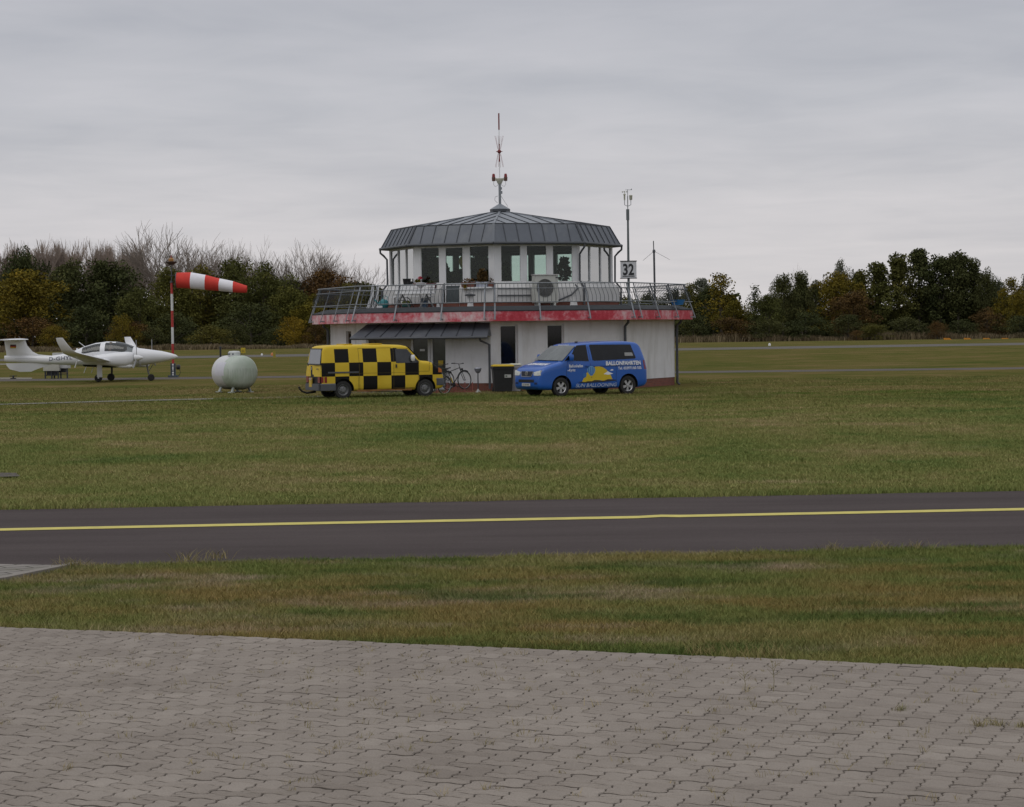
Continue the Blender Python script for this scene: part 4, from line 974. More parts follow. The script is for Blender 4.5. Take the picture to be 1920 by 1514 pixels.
bin_(g.x, 86.3, rad(6), 1.02, .80, yellow_pl, black_pl, 'black wheelie bin with yellow lid and paper label by the drainpipe')
g = at(966.5, 732, 87.0)
bin_(g.x, 86.6, rad(-4), 1.05, .46, mat('cream_lid', (.50, .50, .42), .6), mat('light_grey_bin', (.40, .38, .40), .6), 'narrow pale grey bin with cream lid between black bin and blue van', False)
# ------------------------------------------------------------------ vans
def paint(name, col, coat=.45, dirt=None):
    return mat(name, col, .32, 0, .05, 1.2, coat=coat, dirt=dirt, dscale=1.4)
def interp(tab, s):
    if s <= tab[0][0]: return tab[0][1]
    for (a, va), (b, vb) in zip(tab, tab[1:]):
        if s <= b: return va+(vb-va)*(s-a)/(b-a)
    return tab[-1][1]
class Van:
    """body described by outline tables over s (metres from the front bumper); x forward, y left"""
    def __init__(v, L, W, zlow, ztop, plan, belt, wroof, tilt, rc=.13):
        v.L, v.W, v.zl, v.zt, v.pl, v.belt, v.wr, v.tilt, v.rc = L, W, zlow, ztop, plan, belt, wroof, tilt, rc
        v.H = max(z for _, z in ztop)
    def hw(v, z):
        h = v.W/2
        if z < .45: h -= .035*(1-z/.45)
        if z > v.belt: t = (z-v.belt)/(v.H-v.belt); h -= (v.W/2-v.wr)*(t**1.15)
        return h
    def p(v, s): return interp(v.pl, s)
    def X(v, s, z):
        k = max(0.0, (s-(v.L-1.1))/1.1)
        sh = v.tilt*max(0, z-.95)/(v.H-.95)*k
        return v.L/2-s+sh
    def side(v, s, z, out=.0, sgn=1):
        y = v.hw(z)*v.p(s)
        zt = interp(v.zt, s)
        return Vector((v.X(s, z), sgn*(y+out), z))
    def ring(v, s):
        zl, zt, p = interp(v.zl, s), interp(v.zt, s), v.p(s)
        rc = min(v.rc, .32*(zt-zl)); pts = []
        w0 = v.hw(zl)*p
        half = [(0, zl), (.6*w0, zl), (w0-.07, zl+.005), (w0-.012, zl+.05)]
        z0, z1 = zl+.11, zt-rc-.02
        for i in range(9):
            z = z0+(z1-z0)*i/8; half.append((v.hw(z)*p, z))
        wt = v.hw(zt-rc)*p
        for a in (18, 36, 54, 72, 90):
            half.append((wt-rc+rc*math.cos(rad(a)), zt-rc-.02+rc*math.sin(rad(a))))
        half += [(wt*.55, zt-.006), (0, zt)]
        R = [Vector((v.X(s, z), y, z)) for y, z in half]+[Vector((v.X(s, z), -y, z)) for y, z in half[-2:0:-1]]
        return R
    def stations(v):
        ss = sorted({round(s, 3) for s, _ in v.zt}|{round(s, 3) for s, _ in v.pl}|{i*v.L/16 for i in range(1, 16)}); return ss
    def body(v, paint_, parent, wheels, wr):
        b = MB(); b.loft([v.ring(s) for s in v.stations()], 0, True)
        o = b.build('body', [paint_, black_pl], None, sharp=50)
        cut = MB()
        for s in wheels:
            for sg in (1, -1):
                M_ = Matrix.Translation((v.L/2-s, sg*(v.W/2-.06), wr+.01)) @ Matrix.Rotation(math.pi/2, 4, 'X')
                cut.lathe([(0, -.24), (wr+.075, -.24), (wr+.075, .24), (0, .24)], 36, M_, 0, sm=False)
        c = cut.build('cutter', [black_pl])
        md = o.modifiers.new('b', 'BOOLEAN'); md.operation = 'DIFFERENCE'; md.object = c; md.solver = 'EXACT'; md.material_mode = 'TRANSFER'
        dg = bpy.context.evaluated_depsgraph_get(); me = bpy.data.meshes.new_from_object(o.evaluated_get(dg))
        o.modifiers.clear(); o.data = me; bpy.data.objects.remove(c)
        me.set_sharp_from_angle(angle=rad(50)); o.parent = parent; return o
    # --- things laid on the flank
    def panel(v, name, poly, mt, parent, sgn, out=.006, nx=16, nz_=6, rim=True):
        """glass or trim over polygon poly [(s,z)...], x-monotone, following the body side"""
        ss = sorted({p_[0] for p_ in poly}); s0, s1 = ss[0], ss[-1]
        cols = sorted(set(ss)|{s0+(s1-s0)*i/nx for i in range(nx+1)})
        b = MB(); grid = []
        for s in cols:
            zs = []
            for (a, za), (c, zc) in zip(poly, poly[1:]+poly[:1]):
                if a == c:
                    if abs(a-s) < 1e-9: zs += [za, zc]
                elif min(a, c)-1e-9 <= s <= max(a, c)+1e-9: zs.append(za+(zc-za)*(s-a)/(c-a))
            lo, hi = min(zs), max(zs); grid.append([v.side(s, lo+(hi-lo)*j/nz_, out, sgn) for j in range(nz_+1)])
        vs = [p_ for c in grid for p_ in c]; n = nz_+1
        fs = [(i*n+j, (i+1)*n+j, (i+1)*n+j+1, i*n+j+1) for i in range(len(grid)-1) for j in range(nz_)]
        b.add(vs, fs, 0, True)
        if rim:  # give the panel its thickness towards the body
            edge = [grid[0][j] for j in range(n)]+[g[-1] for g in grid[1:]]+[grid[-1][j] for j in range(n-2, -1, -1)]+[g[0] for g in grid[-2:0:-1]]
            inn = [Vector((e.x, e.y-sgn*(out+.01), e.z)) for e in edge]; m_ = len(edge)
            b.add(edge+inn, [(i, (i+1) % m_, (i+1) % m_+m_, i+m_) for i in range(m_)], 0)
        return b.build(name, mt, parent, sharp=60)
    def decal(v, name, geo, s0, z0, mt, parent, sgn, out=.004):
        vs, fs = geo; b = MB()
        # sgn=+1 is the left flank: reading direction runs from front to rear
        b.add([v.side(s0+x if sgn > 0 else s0-x, z0+y, out, sgn) for x, y in vs], fs); return b.build(name, mt, parent, fix=False)
    def shape(v, name, pts, mt, parent, sgn, out=.004):
        bm = bmesh.new(); f = bm.faces.new([bm.verts.new((x, y, 0)) for x, y in pts]); bmesh.ops.triangulate(bm, faces=[f])
        vs = [(q.co.x, q.co.y) for q in bm.verts]; bm.verts.index_update(); fs = [tuple(q.index for q in g.verts) for g in bm.faces]; bm.free()
        b = MB(); b.add([v.side(s, z, out, sgn) for s, z in vs], fs); return b.build(name, mt, parent, fix=False)
    def seam(v, pts, mt, parent, sgn, name='door_seam', wd=.012, out=.003):
        b = MB()
        for (a, za), (c, zc) in zip(pts, pts[1:]):
            k = max(1, int(math.hypot(c-a, zc-za)/.15))
            for i in range(k):
                p0 = v.side(a+(c-a)*i/k, za+(zc-za)*i/k, out-.004, sgn); p1 = v.side(a+(c-a)*(i+1)/k, za+(zc-za)*(i+1)/k, out-.004, sgn); b.beam(p0, p1, wd, .006, 0, up=(0, 1, 0))
        return b.build(name, mt, parent, fix=False)
    def front_s(v, y, z):
        s = 0.0
        while s < 1.2:
            if z <= interp(v.zt, s) and abs(y) <= v.hw(z)*v.p(s): break
            s += .004
        return s
    def front(v, y, z, out=.012): return Vector((v.L/2-v.front_s(y, z)+out, y, z))
    def front_panel(v, name, pts_fn, mt, parent, out=.012, ny=10, nz_=4):
        b = MB(); g = [[v.front(*pts_fn(i/ny, j/nz_), out) for j in range(nz_+1)] for i in range(ny+1)]; n = nz_+1
        b.add([p for c in g for p in c], [(i*n+j, (i+1)*n+j, (i+1)*n+j+1, i*n+j+1) for i in range(ny) for j in range(nz_)], 0, True)
        edge = [g[0][j] for j in range(n)]+[c[-1] for c in g[1:]]+[g[-1][j] for j in range(n-2, -1, -1)]+[c[0] for c in g[-2:0:-1]]
        inn = [e+Vector((-.05, 0, 0)) for e in edge]; m_ = len(edge); b.add(edge+inn, [(i, (i+1) % m_, (i+1) % m_+m_, i+m_) for i in range(m_)], 0)
        return b.build(name, mt, parent, sharp=40)
    def screen(v, name, s0, s1, k0, k1, mt, parent, out=.012, z_in=0):
        """windscreen over the sloping top between s0 (bottom) and s1 (top); k = share of the half width"""
        b = MB(); g = []
        for i in range(9):
            s = s0+(s1-s0)*i/8; zt = interp(v.zt, s); k = k0+(k1-k0)*i/8; wt = (v.hw(zt-v.rc)*v.p(s))*k
            g.append([Vector((v.X(s, zt)+out*.7, wt*(j/6-1), zt+out*.7-.010*abs(j/6-1))) for j in range(13)])
        b.add([p for c in g for p in c], [(i*13+j, i*13+j+1, (i+1)*13+j+1, (i+1)*13+j) for i in range(8) for j in range(12)], 0, True)
        return b.build(name, mt, parent)
    def rear(v, y, z, out=.008): return Vector((v.X(v.L, z)-out, y, z))
    def rear_panel(v, name, y0, y1, z0, z1, mt, parent, out=.010, top=1.0):
        b = MB(); p = [v.rear(y0, z0, out), v.rear(y1, z0, out), v.rear(y1*top, z1, out), v.rear(y0*top, z1, out)]; b.poly(p, .03, (-1, 0, .1)); return b.build(name, mt, parent)
def wheel(parent, x, y, r, sgn, rim_mat, spokes=5, style='alloy'):
    M_ = Matrix.Translation((x, y, r)) @ Matrix.Rotation(sgn*-math.pi/2, 4, 'X')   # +z of the lathe points outward
    b = MB(); b.lathe([(r*.62, -.10), (r*.90, -.105), (r*.97, -.09), (r, -.06), (r, .06), (r*.97, .09), (r*.90, .10), (r*.64, .085), (r*.62, .07), (r*.62, -.10)], 40, M_); w_ = b.build('wheel', rubber, parent, sharp=40)
    b = MB()
    if style == 'alloy':
        b.lathe([(0, -.02), (r*.63, -.02)], 32, M_, 1)
        b.lathe([(r*.57, .05), (r*.63, .075), (r*.645, .075), (r*.63, -.02)], 32, M_, 0); b.lathe([(0, .07), (r*.15, .065), (r*.17, .03)], 20, M_, 0)
        for q in range(spokes):
            a = 2*math.pi*q/spokes+.3; ca, sa = math.cos(a), math.sin(a); t = Vector((-sa, ca, 0)); d = Vector((ca, sa, 0))
            pts = [d*r*.10-t*r*.10, d*r*.58-t*r*.15, d*r*.58+t*r*.15, d*r*.10+t*r*.10]
            vs = [M_ @ (p+Vector((0, 0, .055))) for p in pts]+[M_ @ (p+Vector((0, 0, .0))) for p in pts]
            b.add(vs, [(0, 1, 2, 3), (0, 4, 5, 1), (2, 6, 7, 3), (1, 5, 6, 2)], 0)
    else:
        b.lathe([(r*.64, .075), (r*.60, .08), (r*.56, .045), (r*.46, .02), (r*.34, .035), (r*.22, .045), (r*.20, .06), (0, .062)], 36, M_, 0)
        for q in range(12):
            a = 2*math.pi*q/12; c_ = Vector((math.cos(a)*r*.42, math.sin(a)*r*.42, .031)); b.lathe([(0, .004), (r*.055, .003)], 10, M_ @ Matrix.Translation(c_), 1)
        for q in range(5):
            a = 2*math.pi*q/5; c_ = Vector((math.cos(a)*r*.27, math.sin(a)*r*.27, .05)); b.lathe([(0, .012), (r*.035, .008), (r*.035, -.01)], 8, M_ @ Matrix.Translation(c_), 1)
    b.build('rim', [rim_mat, black_pl], w_, sharp=40)
    return w_
def mirror(v, parent, s, z, sgn, mt):
    b = MB(); p = v.side(s, z, .12, sgn)
    b.lathe([(0, -.11), (.07, -.10), (.10, -.03), (.105, .05), (.08, .11), (0, .12)], 14, Matrix.Translation(p) @ Matrix.Diagonal((.75, 1.05, 1.05, 1)))
    b.beam(v.side(s, z-.06, -.02, sgn), p+Vector((0, 0, -.05)), .06, .05); return b.build('wing_mirror', mt, parent)

# ---- blue van, front to the left
BL, BW = 4.74, 1.90
g = G(1051, 744.4); th = rad(180+33)
v = Van(BL, BW, [(0, .40), (.04, .33), (.10, .28), (.25, .25), (4.3, .26), (4.6, .30), (BL, .38)],
        [(0, .64), (.02, .78), (.05, .90), (.10, .99), (.20, 1.06), (.45, 1.15), (.75, 1.225), (.92, 1.27), (1.05, 1.375), (1.25, 1.54), (1.45, 1.70), (1.60, 1.81), (1.70, 1.865), (1.85, 1.905), (2.2, 1.935), (3.0, 1.965), (4.0, 1.965), (4.45, 1.935), (4.62, 1.89), (4.70, 1.80), (BL, 1.62)],
        [(0, .74), (.03, .83), (.08, .895), (.2, .948), (.4, .978), (.8, .995), (1.2, 1), (4.3, 1), (4.55, .985), (4.67, .955), (BL, .90)], 1.25, .765, .27)
fw = Vector((math.cos(th), math.sin(th), 0)); lf = Vector((-fw.y, fw.x, 0))
WB0, WB1, WRB = .90, 3.85, .345
org = Vector((g.x, g.y, 0)) - fw*(BL/2-WB0) - lf*(BW/2-.10)
bv = empty('blue_van', org, th, label='blue minibus with painted balloon and sun picture and BALLONFAHRTEN lettering', cat='van')
blue = paint('bright_blue_paint', (.012, .098, .42), .35)
bd = v.body(blue, bv, (WB0, WB1), WRB)
for s in (WB0, WB1):
    for sg in (1, -1): wheel(bv, BL/2-s, sg*(BW/2-.12), WRB, sg, alloy)
for sg in (1, -1):
    v.panel('side_window', [(1.28, 1.29), (1.36, 1.48), (1.52, 1.71), (1.66, 1.83), (2.06, 1.845), (2.085, 1.255)], dark_glass, bv, sg)
    v.panel('rear_side_window', [(2.20, 1.82), (2.25, 1.29), (2.33, 1.265), (4.20, 1.315), (4.25, 1.355), (4.15, 1.83), (2.26, 1.85)], dark_glass, bv, sg)
    v.panel('quarter_window', [(1.02, 1.28), (1.26, 1.31), (1.30, 1.42), (1.24, 1.47)], dark_glass, bv, sg, nx=6)
    dk = mat('panel_gap', (.008, .015, .05), .7)
    v.seam([(1.12, .45), (1.10, .85), (1.16, 1.27)], dk, bv, sg); v.seam([(2.13, .34), (2.15, 1.30), (2.12, 1.78)], dk, bv, sg); v.seam([(3.28, .34), (3.30, .85), (3.26, 1.31)], dk, bv, sg)
    v.seam([(1.12, 1.00), (3.3, 1.04), (4.5, 1.06)], dk, bv, sg, 'body_crease', .008)
    v.seam([(2.2, 1.05), (4.4, 1.10)], dk, bv, sg, 'slide_rail', .02)
    mirror(v, bv, 1.27, 1.39, sg, blue)
    b = MB(); b.beam(v.side(1.93, 1.09, .02, sg), v.side(2.08, 1.09, .02, sg), .03, .035); b.build('door_handle', blue, bv)
    b = MB(); b.beam(v.side(1.15, .93, .004, sg), v.side(1.21, .93, .004, sg), .02, .02); b.build('side_indicator', white_dec, bv)
    b = MB(); b.poly([v.side(BL-.05, z, .008, sg) for z in (.92, 1.25)]+[v.side(BL-.16, z, .006, sg) for z in (1.25, .92)], .02, (0, sg, 0)); b.build('tail_light', red_lens, bv)
b = MB(); b.poly([v.side(3.72, 1.42, .0085, 1), v.side(4.14, 1.42, .0085, 1), v.side(4.12, 1.54, .0085, 1), v.side(3.72, 1.54, .0085, 1)], .002, (0, 1, 0)); b.build('window_sticker', mat('grey_sticker', (.30, .30, .30), .7), bv)
ws = v.screen('windscreen', .95, 1.62, .97, .93, mat('windscreen_glass', (.07, .08, .078), .05, 0, .55, 1.6, spec=.8), bv)
b = MB(); p0, p1 = v.front(0, 1.2), None
b.tube([(v.X(.93, 1.3), .65, 1.295), (v.X(.93, 1.3), -.1, 1.30)], .012, 6); b.tube([(v.X(.93, 1.3), -.05, 1.30), (v.X(.96, 1.3), -.68, 1.315)], .012, 6); b.build('wiper', black_pl, bv)
b = MB(); b.beam((v.X(1.66, 1.8)+.006, -.36, 1.843), (v.X(1.66, 1.8)+.006, .30, 1.843), .02, .03); b.build('sun_strip', white_dec, bv)
# front face
v.front_panel('grille', lambda a, c: ((a-.5)*(.74-.16*(1-c)), .755+.17*c), black_pl, bv, .014)
for q in range(4):
    z = .775+q*.042; b = MB(); b.tube([v.front(y, z, .020) for y in np.linspace(-.30-.04*q/3, .30+.04*q/3, 9)], .006, 5); b.build('grille_bar', mat('grille_blue_grey', (.05, .07, .15), .4), bv)
b = MB(); b.tube([v.front(y, z, .018) for y, z in [(-.39, .92), (-.36, .80), (-.31, .745), (-.1, .735), (.1, .735), (.31, .745), (.36, .80), (.39, .92)]], .010, 6); b.build('chrome_rim', alloy, bv)
def emblem(parent, c, r):
    M_ = Matrix.Translation(c) @ Matrix.Rotation(math.pi/2, 4, 'Y')
    b = MB(); b.lathe([(r, 0), (r, .018), (r*.84, .018), (r*.84, 0)], 24, M_)
    def st(pts):
        for (y0, z0), (y1, z1) in zip(pts, pts[1:]): b.beam(Vector(c)+Vector((.012, y0*r, z0*r)), Vector(c)+Vector((.012, y1*r, z1*r)), .016, .016, up=(1, 0, 0))
    st([(-.35, .80), (0, .10), (.35, .80)]); st([(-.78, .40), (-.35, -.75), (0, .0), (.35, -.75), (.78, .40)])
    b.build('emblem', alloy, parent)
emblem(bv, v.front(0, .845, .022), .085)
v.front_panel('lower_intake', lambda a, c: ((a-.5)*.98, .53+.10*c), black_pl, bv, .010)
for sg in (1, -1):
    v.front_panel('headlight', lambda a, c, sg=sg: (sg*(.42+a*.415+(.05*(1-c) if a < .1 else 0)), .775+(.12+.07*a)*c), clear_lens, bv, .012)
    v.front_panel('fog_light_recess', lambda a, c, sg=sg: (sg*(.52+a*.18), .46+.07*c), mat('blue_recess', (.010, .025, .10), .5), bv, .006, 4, 2)
pl_ = v.front_panel('number_plate', lambda a, c: ((a-.5)*.52, .395+.105*c), mat('number_plate_white', (.55, .55, .52), .5), bv, .022)
vs, fs = fit_text('BAR BS 33', .40, .06, bold=.01); b = MB(); b.add([v.front(.20-x, .42+y, .026) for x, y in vs], fs); b.build('plate_text', black_dec, pl_, fix=False)
vs, fs = fit_text('BALLONFAHRTEN', 1.24, .24, bold=.035); b = MB()
def hood(x, t):   # lettering on the bonnet, reading from the front
    s = .42-t; z = interp(v.zt, s); return Vector((v.X(s, z)+.003, .62-x, z+.006-.006*abs(.62-x)))
b.add([hood(x, -y*1.0) for x, y in vs], fs); b.build('bonnet_lettering', white_dec, bv, fix=False)
b = MB(); b.box((BL/2-1.95, .35, 1.945), (.10, .05, .05)); b.build('roof_aerial', black_pl, bv)
v.rear_panel('rear_window', -.62, .62, 1.25, 1.72, dark_glass, bv, top=.93)
# side picture and lettering, left flank
SK = BL/4.74
def pic(x): return WB0+x/1450*(WB1-WB0)
def piz(y): return (1178-y)/589
sh = lambda name, pts, mt, out: v.shape(name, [(pic(x), piz(y)) for x, y in pts], mt, bv, 1, out)
sun_y = mat('sun_yellow_decal', (.62, .44, .012), .5, 0, .04)
sh('sun_picture', [(430, 872), (470, 795), (520, 700), (560, 650), (640, 600), (720, 558), (800, 552), (880, 572), (955, 620), (1020, 690), (1065, 765), (1092, 835), (1000, 832), (950, 850), (890, 862), (800, 846), (720, 855), (640, 868), (560, 866), (490, 884)], sun_y, .003)
sh('hills_picture', [(340, 878), (430, 868), (490, 880), (560, 862), (640, 866), (700, 842), (770, 846), (850, 862), (920, 858), (980, 834), (1060, 838), (1120, 842), (1200, 856), (1150, 868), (900, 888), (600, 900), (430, 898)], black_dec, .0045)
def balloon_pts(cx, cy, wx, wy, n=18):
    P = []
    for q in range(n+1):
        t = -.5+q/n; a = math.pi*(1-(q/n)); P.append((cx+wx*math.cos(a), cy-wy*.45*math.sin(a)))
    return P+[(cx+wx*.80, cy+wy*.30), (cx+wx*.25, cy+wy*.62), (cx-wx*.25, cy+wy*.62), (cx-wx*.80, cy+wy*.30)]
lb1 = mat('light_blue_decal', (.16, .36, .62), .5); lb2 = mat('mid_blue_decal', (.03, .14, .42), .5)
sh('balloon_picture', balloon_pts(632, 630, 88, 190), lb1, .0055)
for q, x in enumerate((-64, -22, 20, 62)):
    sh('balloon_stripe', [(632+x-9, 565), (632+x+9, 565), (632+x*.9+9, 660), (632+x*.25+5, 742), (632+x*.25-5, 742), (632+x*.9-9, 660)], lb2, .0065)
sh('balloon_basket', [(628, 770), (650, 770), (648, 795), (630, 795)], mat('basket_decal', (.25, .17, .05), .6), .0055)
sh('small_balloon_picture', balloon_pts(488, 728, 42, 95), lb2, .0055)
sh('cloud_picture', [(900, 722), (945, 690), (990, 662), (1045, 690), (1112, 716), (1060, 728), (1000, 738)], white_dec, .0055)
sh('cloud_picture', [(1035, 645), (1082, 618), (1122, 640), (1085, 654)], white_dec, .0055)
v.decal('side_lettering', fit_text('BALLONFAHRTEN', 1.60, .145, bold=.04), 2.84, 1.095, white_dec, bv, 1)
v.decal('phone_lettering', fit_text('Tel. 033971/60 555', 1.06, .10, bold=.022), 3.38, .93, white_dec, bv, 1)
v.decal('door_lettering', fit_text('Ballonhafen', .60, .105, bold=.022), 1.22, 1.045, white_dec, bv, 1)
v.decal('door_lettering', fit_text('Kyritz', .27, .095, bold=.022), 1.22, .905, white_dec, bv, 1)
v.decal('sill_lettering', fit_text('SUN BALLOONING', 1.82, .125, bold=.004, shear=.25), 1.50, .325, mat('pale_blue_lettering', (.50, .56, .66), .5), bv, 1)

# ---- yellow and black checkered van, rear to the left
YL, YW = 4.78, 1.84
g = G(643, 748.6); th = rad(22)
v = Van(YL, YW, [(0, .44), (.04, .36), (.12, .30), (.3, .28), (4.4, .28), (4.68, .30), (YL, .34)],
        [(0, .62), (.03, .78), (.08, .93), (.20, 1.06), (.34, 1.18), (.48, 1.28), (.60, 1.325), (.85, 1.345), (.98, 1.385), (1.12, 1.56), (1.28, 1.74), (1.38, 1.85), (1.46, 1.90), (1.60, 1.93), (2.2, 1.955), (3.2, 1.965), (4.3, 1.955), (4.62, 1.935), (4.72, 1.90), (4.765, 1.83), (YL, 1.76)],
        [(0, .80), (.03, .87), (.08, .915), (.2, .952), (.5, .98), (1.0, 1), (4.3, 1), (4.65, .99), (4.74, .972), (YL, .94)], 1.22, .76, .16)
YF, YR_, WRY = .77, 3.92, .325
fw = Vector((math.cos(th), math.sin(th), 0)); lf = Vector((-fw.y, fw.x, 0))
org = Vector((g.x, g.y, 0))+fw*(YR_-YL/2)+lf*(YW/2-.10)
yv = empty('checkered_van', org, th, label='yellow and black checkered old van with tow bar, parked left of the bicycles', cat='van')
def checker():
    M = bpy.data.materials.new('yellow_black_checker_paint'); M.use_nodes = True; nt = M.node_tree; b = nt.nodes['Principled BSDF']
    tc = N(nt, 'ShaderNodeTexCoord').outputs['Object']; x, y, z = xyz(nt, tc)
    nx, ny, nz_ = xyz(nt, N(nt, 'ShaderNodeTexCoord').outputs['Normal'])
    ci = mth(nt, 'FLOOR', mth(nt, 'DIVIDE', mth(nt, 'ADD', x, 1.84), .535)); ri = mth(nt, 'FLOOR', mth(nt, 'DIVIDE', mth(nt, 'SUBTRACT', z, .325), .495))
    par = mth(nt, 'FLOORED_MODULO', mth(nt, 'ADD', ci, ri), 2.0); blk = mth(nt, 'LESS_THAN', par, .5)
    inz = mth(nt, 'MULTIPLY', mth(nt, 'GREATER_THAN', z, .325), mth(nt, 'LESS_THAN', z, 1.81))
    sidem = mth(nt, 'GREATER_THAN', mth(nt, 'ABSOLUTE', y), .70)
    notrear = mth(nt, 'GREATER_THAN', x, -2.345)
    cab = mth(nt, 'MULTIPLY', mth(nt, 'GREATER_THAN', z, 1.315), mth(nt, 'GREATER_THAN', x, .55))
    f = mth(nt, 'MULTIPLY', mth(nt, 'MULTIPLY', blk, inz), mth(nt, 'MULTIPLY', mth(nt, 'MULTIPLY', sidem, notrear), mth(nt, 'SUBTRACT', 1.0, cab)))
    rear_ = mth(nt, 'LESS_THAN', x, -2.345)
    ry = mth(nt, 'MULTIPLY', mth(nt, 'GREATER_THAN', y, .05), mth(nt, 'LESS_THAN', y, .40))
    rz_ = mth(nt, 'LESS_THAN', z, .82)
    rb_ = mth(nt, 'MULTIPLY', rear_, mth(nt, 'MAXIMUM', mth(nt, 'MULTIPLY', ry, mth(nt, 'LESS_THAN', z, 1.3)), rz_))
    f = mth(nt, 'MAXIMUM', f, rb_)
    n = nz(nt, tc, 1.3, 5, .6)
    yl = ramp(nt, n, [(.3, (.60, .405, .030)), (.7, (.69, .49, .048))])
    c = mixc(nt, f, yl, (.010, .009, .008))
    b.inputs['Specular IOR Level'].default_value = .15
    nt.links.new(c, b.inputs['Base Color']); b.inputs['Roughness'].default_value = .5; b.inputs['Coat Weight'].default_value = .0; b.inputs['Coat Roughness'].default_value = .2; return M
chk = checker()
bd = v.body(chk, yv, (YF, YR_), WRY)
for s in (YF, YR_):
    for sg in (1, -1): wheel(yv, YL/2-s, sg*(YW/2-.12), WRY, sg, steel_rim, style='steel')
seamm = mat('yellow_panel_gap', (.10, .07, .012), .8)
for sg in (1, -1):
    b_ = v.panel('side_window', [(1.08, 1.27), (1.10, 1.36), (1.44, 1.77), (1.90, 1.79), (1.90, 1.265)], mat('cab_side_glass', (.025, .027, .030), .06, 0, .5, 1.6, spec=.6), yv, sg)
    v.panel('mirror_corner', [(1.00, 1.30), (1.11, 1.27), (1.125, 1.42)], black_pl, yv, sg, nx=4, out=.007)
    v.seam([(1.06, .42), (1.03, 1.28), (1.42, 1.80), (1.98, 1.82), (2.00, .36), (1.2, .36)], seamm, yv, sg); v.seam([(3.30, .34), (3.32, 1.82), (2.06, 1.83)], seamm, yv, sg); v.seam([(1.0, .92), (4.7, .92)], seamm, yv, sg, 'body_crease', .008)
    v.seam([(3.34, .34), (3.36, .82)], seamm, yv, sg); v.seam([(.60, 1.30), (.62, .95), (1.04, .95)], seamm, yv, sg, 'wing_seam')
    b = MB(); b.beam(v.side(3.34, .965, .006, sg), v.side(4.50, .965, .006, sg), .02, .055, up=(0, 0, 1)); b.build('slide_rail', grey_pl, yv)
    b = MB(); b.beam(v.side(1.90, 1.10, .02, sg), v.side(1.90, 1.22, .02, sg), .05, .03, up=(0, 1, 0)); b.build('door_handle', black_pl, yv)
    mirror(v, yv, 1.28 if sg < 0 else 1.15, 1.44, sg, white_paint if sg < 0 else black_pl)
    b = MB(); b.poly([v.side(s_, z, .012, sg) for s_, z in ((.10, .90), (.26, .90), (.24, 1.08), (.13, 1.02))], .03, (0, sg, 0)); b.build('front_indicator', orange_lens, yv)
    b = MB(); b.poly([v.side(YL-.03, .60, .012, sg), v.side(YL-.24, .60, .008, sg), v.side(YL-.24, .81, .008, sg), v.side(YL-.03, .81, .012, sg)], .03, (0, sg, 0)); tl = b.build('tail_light', red_lens, yv)
    v.rear_panel('tail_light', sg*.60, sg*.84, .60, .81, red_lens, yv, .012)
    # bumpers wrap round the corners
    b = MB(); b.loft([[v.side(s_, z, o_, sg) for z, o_ in ((.30, .005), (.32, .03), (.54, .03), (.57, .005))] for s_ in (YL-.56, YL-.3, YL-.08, YL)], close=False, caps=(False, False), sm=True); b.build('rear_bumper', grey_pl, yv, fix=False)
    b = MB(); b.loft([[v.side(s_, z, o_, sg) for z, o_ in ((.42, .005), (.44, .03), (.66, .03), (.69, .005))] for s_ in (.02, .06, .15, .34)], close=False, caps=(False, False), sm=True); b.build('front_bumper', grey_pl, yv, fix=False)
b = MB(); b.poly([v.rear(y_, z, .05) for y_, z in ((.84, .31), (-.84, .31), (-.84, .56), (.84, .56))], .10, (-1, 0, 0)); b.build('rear_bumper', grey_pl, yv, bevel=.02)
v.front_panel('front_bumper', lambda a, c: ((a-.5)*1.5, .44+.20*c), grey_pl, yv, .05)
v.front_panel('grille', lambda a, c: ((a-.5)*1.1, .76+.16*c), black_pl, yv, .012)
for sg in (1, -1): v.front_panel('headlight', lambda a, c, sg=sg: (sg*(.45+.28*a), .75+.17*c), clear_lens, yv, .016)
v.rear_panel('rear_window', -.72, .72, 1.28, 1.80, rear_glass, yv, .014, .90)
v.rear_panel('rear_window_seal', -.765, .765, 1.24, 1.84, black_pl, yv, .008, .90)
pl_ = v.rear_panel('number_plate', .02, .36, .44, .78, mat('yellow_plate', (.55, .37, .03), .5), yv, .055)
b = MB(); b.poly([v.rear(.34, .70, .060), v.rear(.04, .70, .060), v.rear(.04, .765, .060), v.rear(.34, .765, .060)], .004, (-1, 0, 0)); b.build('plate_strip', mat('pinkish_plate_strip', (.45, .32, .33), .6), pl_)
b = MB(); b.poly([v.rear(-.34, 1.08, .010), v.rear(-.60, 1.08, .010), v.rear(-.60, 1.11, .010), v.rear(-.34, 1.11, .010)], .004, (-1, 0, 0)); b.build('badge', black_dec, yv)
b = MB(); b.tube([v.rear(.22, 1.05, .02), v.rear(.22, 1.16, .02)], .014, 6); b.build('tailgate_handle', alloy, yv)
b = MB(); xr = -YL/2; b.tube([(xr+.2, .35, .26), (xr-.15, .35, .22), (xr-.32, .35, .28), (xr-.42, .35, .38)], [.04, .04, .035, .035], 8); b.lathe([(0, -.04), (.035, -.02), (.04, 0), (.03, .035), (0, .04)], 10, Matrix.Translation((xr-.43, .35, .42))); b.build('tow_bar', black_pl, yv)
v.screen('windscreen', .97, 1.40, .97, .93, dark_glass, yv)
for s_, w_ in ((2.55, .5), (3.6, .34)):
    b = MB(); b.box((YL/2-s_, -.1, 1.972), (w_, .9, .035)); b.build('roof_hatch', chk, yv, bevel=.01)
b = MB(); b.beam((YL/2-1.3, -YW/2+.06, .30), (YL/2-3.4, -YW/2+.06, .30), .06, .07); b.build('rusty_sill', mat('rusty_sill', (.24, .11, .03), .8, 0, .4, 5), yv)
